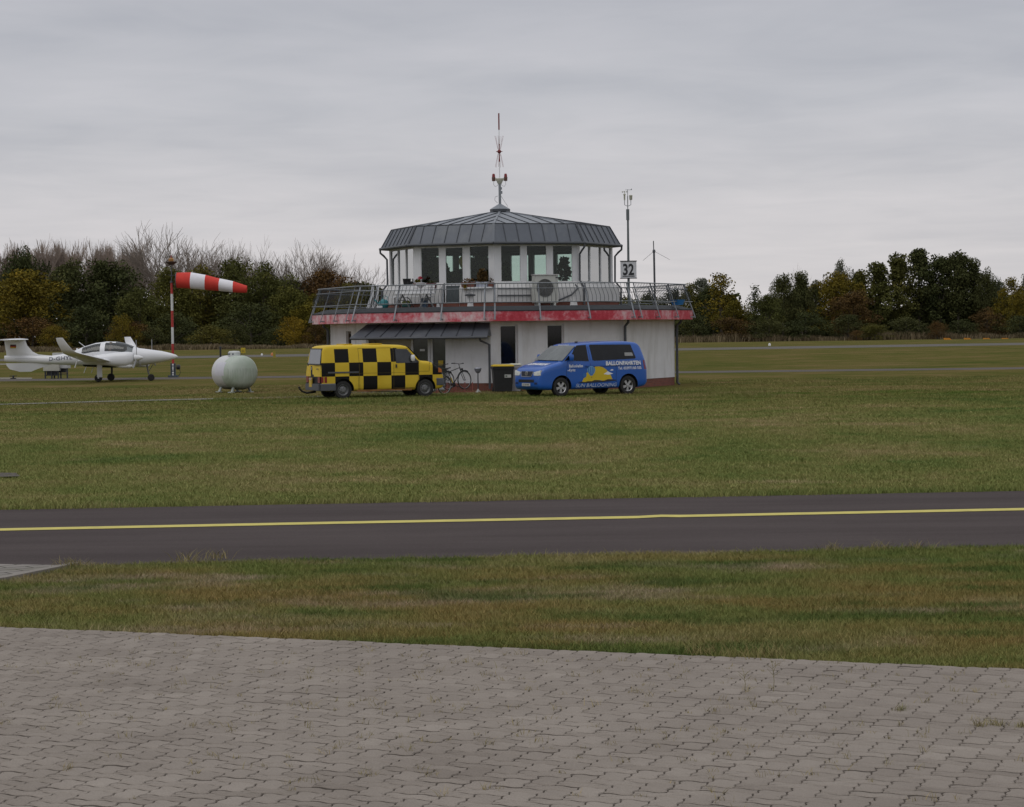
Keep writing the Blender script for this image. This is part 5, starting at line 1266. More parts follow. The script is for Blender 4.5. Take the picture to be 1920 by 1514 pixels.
# ------------------------------------------------------------------ aircraft
g = G(203, 715.5)
ae = empty('light_aircraft', (g.x+.1, g.y, 0), rad(-4.2), label='white twin engined light aircraft with T tail taxiing on the grass strip', cat='aircraft')
ae.scale = (1.04, 1, 1); ae.location.x -= .12
plane_w = mat('white_aircraft_paint', (.74, .74, .76), .35, 0, .02, 1, coat=.4)
def circ(x, cz, ry, rz, n=24, sq=2.3, cy=0):
    P = []
    for j in range(n):
        a = 2*math.pi*j/n; c, s_ = math.cos(a), math.sin(a)
        P.append(Vector((x, cy+ry*math.copysign(abs(c)**(2/sq), c), cz+rz*math.copysign(abs(s_)**(2/sq), s_))))
    return P
def prof(tab, x): return interp(tab, x)
top = [(-5.30, 1.42), (-4.2, 1.40), (-3.0, 1.37), (-2.4, 1.45), (-1.7, 1.62), (-1.2, 1.84), (-.6, 2.02), (.0, 2.10), (.5, 2.08), (.95, 2.0), (1.30, 1.86), (1.62, 1.73), (2.2, 1.65), (2.8, 1.56), (3.2, 1.46), (3.5, 1.36), (3.62, 1.27)]
bot = [(-5.30, 1.10), (-4.2, 1.04), (-3.0, .95), (-2.0, .88), (-1.0, .80), (0, .74), (1.0, .74), (2.0, .84), (2.8, .98), (3.2, 1.06), (3.5, 1.16), (3.62, 1.25)]
wid = [(-5.30, .08), (-4.2, .13), (-3.0, .20), (-2.2, .33), (-1.4, .50), (-.5, .60), (.4, .62), (1.2, .58), (2.0, .46), (2.8, .30), (3.3, .18), (3.55, .08), (3.62, .02)]
xs = sorted(set([t[0] for t in top]+[t[0] for t in bot]+[-.05, -.25, .25, 1.1, 1.4, -.9]))
rings = [circ(x, (prof(top, x)+prof(bot, x))/2, prof(wid, x), (prof(top, x)-prof(bot, x))/2, 28, 2.2) for x in xs]
def is_glass(i, j):
    x0, x1 = xs[i], xs[i+1]
    if x0 < -1.25 or x1 > 1.42: return False
    if -.26 < x0 and x1 < .0: return False          # roll bar
    if x0 >= -.06 and x1 <= .01: return False
    zf = ((rings[i][j].z+rings[i][(j+1) % 28].z)/2-prof(bot, x0))/(prof(top, x0)-prof(bot, x0))
    if x1 <= -.2: return .66 < zf < .93
    return .62 < zf < (.97 if x0 < .45 else 1.1)
b = MB(); b.loft(rings, 0, True, mf=lambda i, j: None if is_glass(i, j) else 0); fus = b.build('fuselage', plane_w, ae, sharp=60)
b = MB(); b.loft(rings, 0, True, caps=(False, False), mf=lambda i, j: 0 if is_glass(i, j) else None); b.build('canopy_glass', cab_glass, ae, sharp=60)
b = MB(); inn = [[Vector((p.x, p.y*.92, min(p.z, 1.42)-.02)) for p in r] for r, x in zip(rings, xs) if -1.3 <= x <= 1.35]; b.loft(inn, 0, True); b.build('cockpit_tub', dark_room, ae)
for x, y in ((.25, .28), (.25, -.28), (-.75, .28), (-.75, -.28)):
    b = MB(); b.box((x-.18, y, 1.52), (.12, .40, .50), 0, Matrix.Rotation(-.2, 3, 'Y')); b.build('seat', mat('grey_seat', (.16, .15, .14), .8), ae, bevel=.04)
# wings with dihedral and raked winglets
def airfoil(c, t):
    up = [(0, 0), (.02, .35), (.08, .70), (.25, 1.0), (.45, .92), (.75, .42), (1, .03)]
    return [(c*(.35-x), z*t*c*.62) for x, z in up]+[(c*(.35-x), -z*t*c*.38) for x, z in up[-2:0:-1]]
for sg in (1, -1):
    b = MB(); st = [(.35, 1.55, .98, .0), (1.55, 1.45, 1.05, -.02), (3.2, 1.22, 1.22, -.08), (5.0, .98, 1.40, -.16), (6.25, .80, 1.53, -.22), (6.55, .66, 1.60, -.28), (6.72, .55, 1.74, -.38), (6.86, .44, 2.08, -.58), (6.92, .34, 2.32, -.70)]
    R_w = []
    for i, (y, c, z, x) in enumerate(st):
        cant = 0 if i < 5 else min(1, (i-4)/2.2); ca, sa = math.cos(cant*1.35), math.sin(cant*1.35)
        R_w.append([Vector((x+ax+.15, sg*(y-az*sa), z+az*ca)) for ax, az in airfoil(c, .15)])
    b.loft(R_w, 0, True); b.build('wing', plane_w, ae, sharp=40)
    # engine nacelle with spinner and blades
    b = MB(); nx_ = [(-1.05, .05, .06, 1.14), (-.7, .16, .15, 1.15), (.1, .27, .27, 1.17), (.85, .33, .37, 1.16), (1.4, .33, .39, 1.17), (1.70, .29, .32, 1.21), (1.77, .20, .20, 1.24)]
    b.loft([circ(x, z, ry, rz_, 20, 2.4, sg*1.70) for x, ry, rz_, z in nx_], 0, True); nc = b.build('engine_nacelle', plane_w, ae, sharp=50)
    b = MB(); b.loft([circ(x, .80+.02, ry, rz_, 16, 2.4, sg*1.70) for x, ry, rz_ in ((.85, .10, .05), (1.2, .20, .12), (1.60, .22, .13), (1.70, .17, .08))], 0, True); b.build('air_scoop', plane_w, nc)
    b = MB(); b.lathe([(.17, 1.79), (.165, 1.87), (.12, 2.05), (.05, 2.20), (0, 2.25)], 16, Matrix.Translation((0, sg*1.70, 1.24)) @ Matrix.Rotation(math.pi/2, 4, 'Y')); b.build('spinner', plane_w, nc)
    for q in range(3):
        a = 2*math.pi*q/3+.55+sg; d = Vector((0, math.cos(a), math.sin(a))); t = Vector((.3, -math.sin(a)*.95, math.cos(a)*.95)); c0 = Vector((1.90, sg*1.70, 1.24)); b = MB()
        b.loft([[c0+d*r-t*w_, c0+d*r+Vector((.02, 0, 0)), c0+d*r+t*w_, c0+d*r-Vector((.02, 0, 0))] for r, w_ in ((.10, .04), (.35, .075), (.65, .07), (.88, .045), (.93, .015))], 0, True); b.build('propeller_blade', mat('pale_grey_blade', (.30, .30, .30), .5), nc)
    # main gear
    b = MB(); b.tube([(-.10, sg*1.30, .95), (-.12, sg*1.35, .42), (-.14, sg*1.36, .18)], [.06, .05, .04], 8); b.box((-.06, sg*1.42, .58), (.26, .03, .66)) if sg < 0 else None
    gl = b.build('main_gear', plane_w if sg < 0 else black_pl, ae)
    b = MB(); b.lathe([(0, -.05), (.12, -.05), (.18, -.045), (.20, 0), (.18, .045), (.12, .05), (0, .05)], 22, Matrix.Translation((-.16, sg*1.30, .20)) @ Matrix.Rotation(math.pi/2, 4, 'X')); b.build('wheel', rubber, gl)
b = MB(); b.tube([(2.02, 0, .92), (2.06, 0, .52), (2.16, 0, .22)], [.045, .04, .03], 8); b.tube([(2.35, 0, .90), (2.10, 0, .48)], .02, 6); gl = b.build('nose_gear', mat('gear_grey', (.13, .13, .13), .5), ae)
b = MB(); b.lathe([(0, -.05), (.11, -.05), (.165, -.04), (.18, 0), (.165, .04), (.11, .05), (0, .05)], 22, Matrix.Translation((2.22, 0, .18)) @ Matrix.Rotation(math.pi/2, 4, 'X')); b.build('wheel', rubber, gl)
# tail
def fin_ring(x0, x1, z, t): return [Vector((x0, 0, z)), Vector((x0+(x1-x0)*.3, t, z)), Vector((x0+(x1-x0)*.7, t, z)), Vector((x1, 0, z)), Vector((x0+(x1-x0)*.7, -t, z)), Vector((x0+(x1-x0)*.3, -t, z))]
b = MB(); b.loft([fin_ring(-5.22, -2.6, 1.36, .03), fin_ring(-5.20, -3.55, 1.46, .05), fin_ring(-5.22, -3.85, 1.62, .06), fin_ring(-5.27, -4.12, 1.95, .06), fin_ring(-5.30, -4.22, 2.22, .05)], 0, True); fn = b.build('fin', plane_w, ae, sharp=40)
b = MB(); b.loft([fin_ring(-5.24, -2.7, 1.02, .05), fin_ring(-5.20, -3.05, .88, .045), fin_ring(-5.05, -3.6, .70, .03), fin_ring(-4.55, -3.95, .56, .02)], 0, True); b.build('ventral_fin', plane_w, ae, sharp=40)
b = MB(); b.loft([[Vector((-4.62+ax*1.15-.10*abs(y), y, 2.25+az)) for ax, az in airfoil(c, .11)] for y, c in ((-1.72, .55), (-1.6, .72), (-.8, .90), (0, 1.02), (.8, .90), (1.6, .72), (1.72, .55))], 0, True); b.build('tailplane', plane_w, ae, sharp=40)
for i, (c, nm) in enumerate((((.015, .015, .015), 'black'), ((.35, .02, .02), 'red'), ((.50, .34, .02), 'gold'))):
    b = MB(); z = 1.965-.065*i; b.box((-4.83, -.066, z), (.30, .012, .062)); b.build('flag_stripe', mat('flag_'+nm, c, .6), fn)
b = MB(); b.tube([(-5.28, -.06, 1.25), (-4.3, -.135, 1.25), (-3.6, -.16, 1.24)], .006, 4); b.build('panel_line', pipe_grey, fus)
vs, fs = fit_text('D-GHYL', 1.26, .19, bold=.01, spacing=1.05); b = MB()
def fy(x, z):
    zc = (prof(top, x)+prof(bot, x))/2; rz_ = (prof(top, x)-prof(bot, x))/2; t = min(.98, abs((z-zc)/rz_)); return prof(wid, x)*(1-t**2.2)**(1/2.2)
b.add([(-2.95+x, -fy(-2.95+x, 1.13+y+.06*x)-.02, 1.12+y+.06*x) for x, y in vs], fs); b.build('registration', blue_grey_dec, fus, fix=False)
b = MB(); b.tube([(-1.15, 0, 1.84), (-1.45, 0, 2.08)], .016, 5); b.build('aerial', plane_w, ae)
b = MB(); b.lathe([(0, 0), (.06, 0), (.05, .07), (0, .09)], 10, Matrix.Translation((-1.55, 0, 1.68))); b.build('beacon', plane_w, ae)
for x, y in ((-1.05, -.2), (-.75, .1)):
    b = MB(); b.tube([(x, y, .80), (x-.12, y, .45)], .018, 5); b.build('belly_aerial', plane_w, ae)
b = MB(); b.tube([(-.9, -2.6, 1.10), (-1.0, -2.6, .78)], .03, 6); b.build('wing_step', white_paint, ae)

# pilot: one skinned figure seated behind the glass
def person(name, joints, edges, radii, skin_m, loc, rz, **k):
    me = bpy.data.meshes.new(name); me.from_pydata(joints, edges, []); o = bpy.data.objects.new(name, me); COL.objects.link(o); me.materials.append(skin_m)
    md = o.modifiers.new('s', 'SKIN'); sv = me.skin_vertices[0].data
    for i, r in enumerate(radii): sv[i].radius = (r, r) if not isinstance(r, tuple) else r
    sv[0].use_root = True
    o.modifiers.new('d', 'SUBSURF').levels = 1
    dg = bpy.context.evaluated_depsgraph_get(); m2 = bpy.data.meshes.new_from_object(o.evaluated_get(dg)); o.modifiers.clear(); o.data = m2
    for p in m2.polygons: p.use_smooth = True
    o.location = loc; o.rotation_euler = (0, 0, rz); return tag(o, **k)
skin = mat('skin', (.42, .24, .18), .6); shirt = mat('grey_blue_shirt', (.10, .11, .14), .9)
J = [(0, 0, 0), (.02, 0, .22), (.03, 0, .44), (.04, 0, .55), (.06, 0, .66), (.06, 0, .78), (.03, .20, .43), (.10, .26, .16), (.36, .20, .18), (.03, -.20, .43), (.10, -.26, .16), (.36, -.20, .18), (.40, .10, -.02), (.40, -.10, -.02), (.45, .10, -.30), (.45, -.10, -.30), (.44, .18, .20), (.44, -.18, .20)]
Ed = [(0, 1), (1, 2), (2, 3), (3, 4), (4, 5), (2, 6), (6, 7), (7, 8), (2, 9), (9, 10), (10, 11), (0, 12), (0, 13), (12, 14), (13, 15), (8, 16), (11, 17)]
Rd = [(.17, .13), (.16, .12), (.15, .10), .055, (.085, .10), (.07, .085), .07, .05, .035, .07, .05, .035, .08, .08, .055, .055, .04, .04]
M_ae = Matrix.Translation(ae.location) @ Matrix.Rotation(rad(-4.2), 4, 'Z')
ploc = M_ae @ Vector((.22, -.26, 1.22))
pil = person('person', J, Ed, Rd, skin, ploc, rad(-4.2), label='person in a grey shirt sitting at the aircraft controls behind the glass', cat='person')
b = MB(); b.loft([circ(0, 0, .20, .17, 14), ], caps=(False, False)) if False else None
b = MB(); b.loft([[Vector((.02+x*.145*math.cos(a), x*.20*math.sin(a), z)) for a in [2*math.pi*j/18 for j in range(18)]] for z, x in ((-.05, 1.0), (.2, 1.02), (.40, 1.0), (.47, .75), (.51, .42))], 0, True); b.build('shirt', shirt, pil)
b = MB(); b.lathe([(.112, 0), (.118, .05), (.10, .11), (.06, .145), (0, .155)], 14, Matrix.Translation((.045, 0, .70))); b.build('hair', mat('grey_hair', (.16, .14, .12), .9), pil)
b = MB(); b.tube([(.165, 0, .70), (.185, 0, .665), (.16, 0, .65)], [.014, .02, .012], 6); b.build('nose', skin, pil)
for sg in (1, -1):
    b = MB(); b.lathe([(0, -.012), (.013, 0), (0, .012)], 8, Matrix.Translation((.155, sg*.04, .705))); b.build('eye', black_dec, pil)

# ------------------------------------------------------------------ windsock
g = G(325.0, 708); D_ = g.y
wt = at(322.2, 491, D_)
we = empty('windsock_mast', (g.x, D_, 0), label='red and white banded windsock mast with amber lamp on top', cat='windsock')
def zz(py, px=324): return at(px, py, D_).z
b = MB()
zs = [zz(q) for q in (682, 645, 614, 583, 551.5, 530)]
for i in range(5): b.tube([(0, 0, zs[i]), (0, 0, zs[i+1])], .072, 12, i % 2)
b.build('pole', [red_paint, mat('white_band_paint', (.62, .62, .60), .5, 0, .06, 3)], we)
b = MB(); b.tube([(0, 0, zs[5]), (0, 0, zz(498))], .03, 8); b.tube([(0, 0, zs[5]-.02), (0, 0, zs[5]+.08)], .10, 12); b.tube([(0, 0, zz(518)), (0, 0, zz(516))], .07, 10); b.build('pivot_rod', pipe_grey, we)
zl_ = zz(497); M_ = Matrix.Translation((0, 0, zl_))
b = MB(); b.lathe([(0, -.02), (.12, 0), (.30, .12), (.32, .17), (.12, .20)], 18, M_); lp = b.build('lamp_dish', mat('dark_rust_dish', (.05, .03, .022), .7), we)
b = MB(); b.lathe([(.15, .20), (.16, .30), (.13, .36), (.05, .40), (0, .41)], 16, M_); b.build('amber_lens', mat('amber_lens', (.32, .15, .03), .35), lp)
b = MB(); b.lathe([(0, .40), (.045, .40), (.04, .53), (0, .55)], 10, M_); b.build('red_lens', red_lens, lp)
# the sock, blown to the right and sagging a little
sx = [(330, 541, 527, .42), (357, 541.5, 511, 0)]
def wp(px, py): p = at(px, py, D_); return Vector((p.x-g.x, 0, p.z))
edges = [((330.5, 511.5), (330.5, 540.5)), ((358.5, 511.5), (357.5, 542)), ((386, 515.5), (384.5, 543.5)), ((412, 522.5), (410.5, 546)), ((437.5, 528), (437, 549)), ((461.5, 535.5), (460.5, 549.5))]
def sring(t, sag=0):
    i = min(int(t), 4); f = t-i; a = wp(*edges[i][0]).lerp(wp(*edges[i+1][0]), f); c = wp(*edges[i][1]).lerp(wp(*edges[i+1][1]), f)
    mid = (a+c)/2; r = (a-c)/2; n = 20; P = []
    for j in range(n):
        q = 2*math.pi*j/n; wv = 1+.03*math.sin(3*q+t*2.1)*(t > .1); P.append(mid+r*math.cos(q)*wv+Vector((0, 1, 0))*r.length*math.sin(q)*wv)
    return P
for i in range(5):
    b = MB(); ts = [i+k_/6 for k_ in range(7)]
    rg = [sring(t) for t in ts]
    if i == 4:   # rounded collapsing tip
        c = sum(rg[-1], Vector())/20; rg += [[c+(p-c)*.86+Vector((.06, 0, 0)) for p in rg[-1]], [c+(p-c)*.80+Vector((.0, 0, 0)) for p in rg[-1]]]
    b.loft(rg, 0, True, caps=(False, False)); b.build('sock_band', sock_red if i % 2 == 0 else sock_white, we, fix=False)
b = MB(); r0 = sring(0.02); b.tube(r0+[r0[0]], .025, 6)
for j in (0, 4, 6, 10, 14, 16): pass
b.tube([(0, 0, zz(517)), r0[0]+Vector((-.0, 0, -.14))], .018, 6); b.tube([(0, 0, zz(533)), r0[10]+Vector((0, 0, .20))], .018, 6)
b.build('sock_hoop', pipe_grey, we)
bs = MB()
for x in (-.11, .11): bs.box((x, 0, .40), (.06, .16, .80))
bs.box((0, 0, .06), (.55, .35, .12)); bs.box((0, .03, .40), (.16, .06, .76)); bsn = bs.build('base_post', mat('dark_blue_grey_steel', (.06, .075, .085), .6), we)
for z, h_ in ((.72, .10), (.58, .07), (.50, .05), (.42, .05), (.27, .10), (.12, .12)):
    b = MB(); b.box((0, -.09, z), (.09, .04, h_)); b.build('white_mark', white_paint, bsn)
b = MB(); b.lathe([(0, -.11), (.12, -.11), (.15, -.03), (.13, .09), (0, .11)], 12, Matrix.Translation((.30, 0, .58)) @ Matrix.Rotation(math.pi/2, 4, 'Y')); b.tube([(.36, 0, .5), (.40, 0, .25), (.30, 0, .06)], .015, 5); b.build('winch', black_pl, we)

# ------------------------------------------------------------------ gas tank
g = G(441, 736.5)
te = empty('gas_tank', (g.x-.05, g.y+.3, 0), rad(124), label='rounded white gas tank with green algae streaks standing on four feet', cat='tank')
def tank_mat():
    M = bpy.data.materials.new('algae_stained_white_paint'); M.use_nodes = True; nt = M.node_tree; b = nt.nodes['Principled BSDF']
    tc = N(nt, 'ShaderNodeTexCoord').outputs['Object']; x, y, z = xyz(nt, tc)
    front = ramp(nt, mth(nt, 'SUBTRACT', .5, mth(nt, 'MULTIPLY', x, .9)), [(.62, 0.0), (.72, 1.0)])
    st = nz(nt, comb(nt, mth(nt, 'MULTIPLY', x, 2.2), mth(nt, 'MULTIPLY', y, 24.0), mth(nt, 'MULTIPLY', z, 1.2)), 1.0, 6, .72)
    c = mixc(nt, mth(nt, 'MULTIPLY', front, ramp(nt, nz(nt, tc, 2.0, 5, .6), [(.25, .45), (.7, .95)])), (.60, .60, .60), (.37, .45, .35))
    up = ramp(nt, z, [(.20, .2), (.9, 1.0), (1.25, .7), (1.42, .0)])
    c = mixc(nt, mth(nt, 'MULTIPLY', mth(nt, 'MULTIPLY', front, up), ramp(nt, st, [(.46, 0.0), (.66, .62)])), c, (.13, .16, .12))
    low = ramp(nt, mth(nt, 'ADD', z, mth(nt, 'MULTIPLY', mth(nt, 'SUBTRACT', st, .5), .5)), [(.16, 1.0), (.42, 0.0)])
    c = mixc(nt, mth(nt, 'MULTIPLY', low, .9), c, (.085, .10, .075))
    nt.links.new(c, b.inputs['Base Color']); b.inputs['Roughness'].default_value = .5; return M
tm = tank_mat(); tr, tl = .70, 1.30; tz = .82
b = MB(); pf = [(0, -tl/2-.34)]+[(tr*math.sin(a)**.85 if a < 1.57 else tr, -tl/2-.34*math.cos(a)) for a in [rad(q) for q in range(10, 91, 10)]]
pf += [(r, -z) for r, z in reversed(pf)]
b.lathe(pf, 40, Matrix.Translation((0, 0, tz)) @ Matrix.Rotation(math.pi/2, 4, 'Y')); tk = b.build('vessel', tm, te, sharp=60)
b = MB(); b.lathe([(0, 0), (.25, 0), (.25, .16), (.20, .21), (0, .22)], 22, Matrix.Translation((.0, 0, tz+tr-.03))); cp_ = b.build('valve_dome', mat('off_white_dome', (.56, .58, .57), .5), te, sharp=40)
b = MB(); b.box((.0, .245, tz+tr+.06), (.18, .02, .06)); b.box((-.2, .13, tz+tr+.06), (.02, .12, .06)); b.build('dome_print', blue_grey_dec, cp_)
b = MB()
b.loft([[(x, tr*1.004*math.cos(rad(a)), tz+tr*1.004*math.sin(rad(a))) for x in (-.40, .40)] for a in range(-10, 42, 6)], 0, True, close=False, caps=(False, False)); b.build('pale_panel', mat('pale_lilac_panel', (.58, .57, .62), .5), tk, fix=False)
b = MB(); b.loft([[(x, tr*1.003*math.cos(rad(a)), tz+tr*1.003*math.sin(rad(a))) for x in (-.655, -.645)] for a in range(0, 361, 10)], 0, True, close=False, caps=(False, False)); b.build('weld_seam', mat('seam_grey', (.32, .34, .31), .6), tk, fix=False)
for x in (-.56, .56):
    for y in (-.34, .34):
        b = MB(); b.beam((x, y*.95, tz-tr*.80), (x, y*1.25, .03), .16, .05, up=(0, 1, 0)); b.box((x, y*1.3, .02), (.24, .20, .04)); b.build('foot', mat('pale_foot', (.44, .47, .44), .6, 0, .1, 5, dirt=(.25, .28, .22)), te)

# ------------------------------------------------------------------ bicycles and rack
def bicycle(loc, rz, pitch, lab, frame_m, yellow=True):
    e = empty('bicycle', loc, rz, label=lab, cat='bicycle'); e.rotation_euler = (0, -pitch, rz)
    R = .345; wbx = 1.06
    for nm, x in (('rear_wheel', 0), ('front_wheel', wbx)):
        b = MB(); b.tube([(x+R*math.cos(a), 0, R+R*math.sin(a)) for a in [2*math.pi*q/32 for q in range(33)]], .019, 6, 0, cap=False); w_ = b.build('wheel', rubber, e)
        b = MB(); b.tube([(x+(R-.028)*math.cos(a), 0, R+(R-.028)*math.sin(a)) for a in [2*math.pi*q/32 for q in range(33)]], .010, 5, 0, cap=False); b.build('rim', mat('bike_rim', (.42, .42, .42), .4, .6), w_)
        b = MB()
        for q in range(14): a = 2*math.pi*q/14; b.tube([(x, .02*(-1)**q, R), (x+(R-.03)*math.cos(a), 0, R+(R-.03)*math.sin(a))], .0016, 3, cap=False)
        b.tube([(x, -.05, R), (x, .05, R)], .022, 8); b.build('spokes', galv, w_)
        b = MB(); a0, a1 = (20, 190) if nm == 'rear_wheel' else (50, 170)
        b.tube([(x+(R+.03)*math.cos(rad(a)), 0, R+(R+.03)*math.sin(rad(a))) for a in range(a0, a1, 10)], .020, 6); b.build('mudguard', mat('silver_mudguard', (.5, .5, .5), .35, .5) if nm == 'rear_wheel' else black_pl, e)
    bb = (.43, 0, .28); st = (.30, 0, .80); hd = (.90, 0, .86); hb = (.94, 0, .70)
    b = MB()
    for p, q, r in ((bb, st, .016), (st, hd, .016), (bb, hb, .020), (hd, hb, .020)): b.tube([p, q], r, 8)
    for y in (-.05, .05): b.tube([(0, y, R), (.42, y*.6, .28)], .010, 6); b.tube([(0, y, R), (.32, y*.5, .74)], .009, 6)
    b.build('frame', frame_m, e)
    b = MB()
    for y in (-.05, .05): b.tube([hb, (.96, y, .66), (1.01, y, .50), (wbx, y, R)], .012, 6)
    b.build('fork', frame_m, e)
    b = MB(); b.tube([hd, (.87, 0, 1.00)], .014, 6); b.tube([(.86, -.30, 1.04), (.93, -.20, 1.02), (.92, 0, 1.00), (.93, .20, 1.02), (.86, .30, 1.04)], .013, 6); b.tube([(.90, -.24, 1.03), (.78, -.31, 1.05)], .02, 6); b.tube([(.90, .24, 1.03), (.78, .31, 1.05)], .02, 6); b.build('handlebar', black_pl, e)
    b = MB(); b.tube([st, (.27, 0, .92)], .014, 6); b.loft([[Vector((x, y*w_, z)) for y, z in ((-1, .93), (-.7, .965), (.7, .965), (1, .93), (0, .92))] for x, w_ in ((.12, .085), (.22, .075), (.32, .035), (.42, .02))], 0, True); b.build('saddle', black_pl, e)
    b = MB(); b.lathe([(0, -.008), (.09, -.008), (.095, .0), (.09, .008), (0, .008)], 24, Matrix.Translation((.43, -.06, .28)) @ Matrix.Rotation(math.pi/2, 4, 'X')); b.tube([(.43, -.09, .28), (.55, -.09, .20)], .01, 5); b.box((.56, -.13, .19), (.08, .08, .02)); b.tube([(.43, .09, .28), (.31, .09, .36)], .01, 5); b.box((.30, .13, .37), (.08, .08, .02)); b.build('crank', black_pl, e)
    b = MB(); b.lathe([(0, 0), (.04, .0), (.045, .05), (0, .06)], 10, Matrix.Translation((.98, 0, .78)) @ Matrix.Rotation(math.pi/2, 4, 'Y')); b.build('headlamp', black_pl, e)
    b = MB(); b.beam((-.10, 0, .74), (.30, 0, .74), .12, .012); b.tube([(-.05, .05, .74), (0, .05, R)], .006, 4); b.tube([(-.05, -.05, .74), (0, -.05, R)], .006, 4); b.build('luggage_rack', black_pl, e)
    if yellow:
        b = MB(); b.tube([(.42, -.03, .33), (.36, -.03, .56)], .022, 8); b.build('yellow_pump', yellow_pl, e)
    return e
g = G(838, 736.5); bz_ = g.y+.2
bicycle((g.x, 86.0, .0), rad(44), rad(9), 'black bicycle with silver rear mudguard leaning up in the red rack', black_pl)
g2 = G(812, 736)
bicycle((g2.x-.05, 86.5, .0), rad(48), rad(7), 'second dark bicycle half hidden behind the checkered van nose', mat('dark_green_frame', (.03, .05, .035), .4), False)
e = empty('bicycle_rack', (G(862, 735).x, 86.5, 0), rad(12), label='low reddish bicycle rack with hoops on the red brick plinth', cat='bicycle rack')
rk = mat('faded_red_rack', (.30, .09, .075), .6, .2, .2, 5)
b = MB(); b.beam((-1.0, 0, .05), (.75, 0, .05), .04, .04); b.beam((-1.0, .35, .05), (.75, .35, .05), .04, .04); b.build('base_rail', rk, e)
for x in (-.8, -.45, -.10, .25, .55):
    b = MB(); b.tube([(x, 0, .05), (x+.02, .05, .30), (x+.05, .20, .42), (x+.02, .33, .30), (x, .35, .05)], .014, 6); b.build('hoop', rk, e)

# ------------------------------------------------------------------ airfield furniture
for px, py, wd_, hb_, ht_, yy, lab in ((99, 710.5, 1.0, .44, 1.05, 119, 'cream equipment cabinet on a dark frame, nearer of the pair behind the aircraft tail'), (116, 710.2, .95, .58, 1.22, 121, 'pale equipment cabinet on a grey frame, taller of the pair behind the aircraft tail')):
    p = G(px, py); e = empty('equipment_cabinet', (p.x, p.y, 0), rad(-8), label=lab, cat='cabinet', group='equipment cabinets behind the aircraft')
    b = MB(); b.box((0, 0, (hb_+ht_+.25)/2), (wd_*.95, .5, ht_+.25-hb_)); b.build('casing', mat('cream_cabinet', (.44, .43, .37), .6) if wd_ == 1.0 else mat('pale_cabinet', (.46, .46, .45), .6), e, bevel=.015)
    for x in (-.38, 0, .38):
        b = MB(); b.beam((x, -.15, 0), (x, -.15, hb_), .07, .07); b.build('leg', bar_grey, e)
    b = MB(); b.box((-.02, .05, hb_-.12), (.6, .3, .24)); b.box((0, -.15, hb_*.45), (.85, .05, .05)); b.build('frame_box', black_pl, e)
p = G(25, 711); b = MB(); b.box((0, 0, .03), (.3, .2, .06)); b.lathe([(0, .06), (.05, .06), (.06, .15), (.04, .2), (0, .21)], 10); b.box((0, 0, .17), (.42, .04, .04)); tag(b.build('ground_lamp', black_pl, None, (p.x, p.y, 0)), 'small dark ground lamp on the pale soil below the aircraft tail', 'lamp')
p = G(456, 664.5); e = empty('taxiway_sign', (p.x, p.y, 0), label='tall yellow taxiway sign panel standing near the runway edge', cat='sign')
zt_ = at(456, 652.5, p.y).z
b = MB(); b.box((0, 0, zt_*.58), (.52, .08, zt_*.84)); b.build('panel', mat('sign_yellow', (.48, .36, .02), .5), e)
for x in (-.11, .09): 
    b = MB(); b.box((x, -.05, zt_*.50), (.07, .03, zt_*.38)); b.build('mark', mat('sign_mark', (.22, .15, .02), .6), e)
for x in (-.18, .18):
    b = MB(); b.box((x, 0, zt_*.09), (.05, .05, zt_*.20)); b.build('leg', bar_grey, e)
def edge_light(px, py, col, lab, s_=.42, group=None):
    p = G(px, py); b = MB(); b.lathe([(0, 0), (.26*s_, 0), (.28*s_, .25*s_), (.18*s_, .48*s_), (0, .56*s_)], 12); tag(b.build('edge_light', col, None, (p.x, p.y, 0)), lab, 'edge light', group)
edge_light(491, 667, white_paint, 'white runway edge light left of the orange one')
edge_light(510.5, 667.3, mat('orange_marker', (.55, .19, .05), .5), 'orange runway edge light right of the white one', .60)
edge_light(1443, 648.8, white_paint, 'single white runway edge light on the far right side of the field', .62)
p = G(514.5, 671); b = MB(); b.box((0, 0, .35), (.25, .08, .7)); b.box((0, 0, .03), (.4, .3, .06)); tag(b.build('marker_post', mat('olive_yellow_post', (.26, .22, .03), .7), None, (p.x, p.y, 0)), 'short olive yellow marker post below the orange edge light', 'marker')
p = G(413.5, 670); b = MB(); b.tube([(0, 0, 0), (0, 0, .95)], .10, 8); b.lathe([(0, .95), (.14, .95), (.12, 1.1), (0, 1.12)], 8); tag(b.build('marker_post', black_pl, None, (p.x, p.y, 0)), 'thin dark post behind the gas tank', 'marker')
for q, (px, lab) in enumerate(((1779, 'leftmost of four orange chevron markers in the tall dry grass'), (1817, 'second from left of four orange chevron markers in the dry grass'), (1853, 'third from left of four orange chevron markers in the dry grass'), (1888, 'rightmost of four orange chevron markers in the tall dry grass'))):
    p = at(px, 637.5, 360); e = empty('chevron_marker', (p.x, 360, 0), label=lab, cat='marker', group='orange chevron markers')
    b = MB(); zc = p.z; b.poly([(-.85, 0, zc+.30), (.1, 0, zc+.28), (.85, 0, zc-.22), (.75, 0, zc-.45), (-.1, 0, zc-.25), (-.75, 0, zc-.05)], .08, (0, -1, 0)); b.build('panel', mat('chevron_orange', (.62, .24, .015), .5, 0, .25, 3), e)
    for x in (-.5, .5):
        b = MB(); b.box((x, .06, max(zc-.1, .3)/2), (.07, .07, max(zc-.1, .3))); b.build('leg', bar_grey, e)
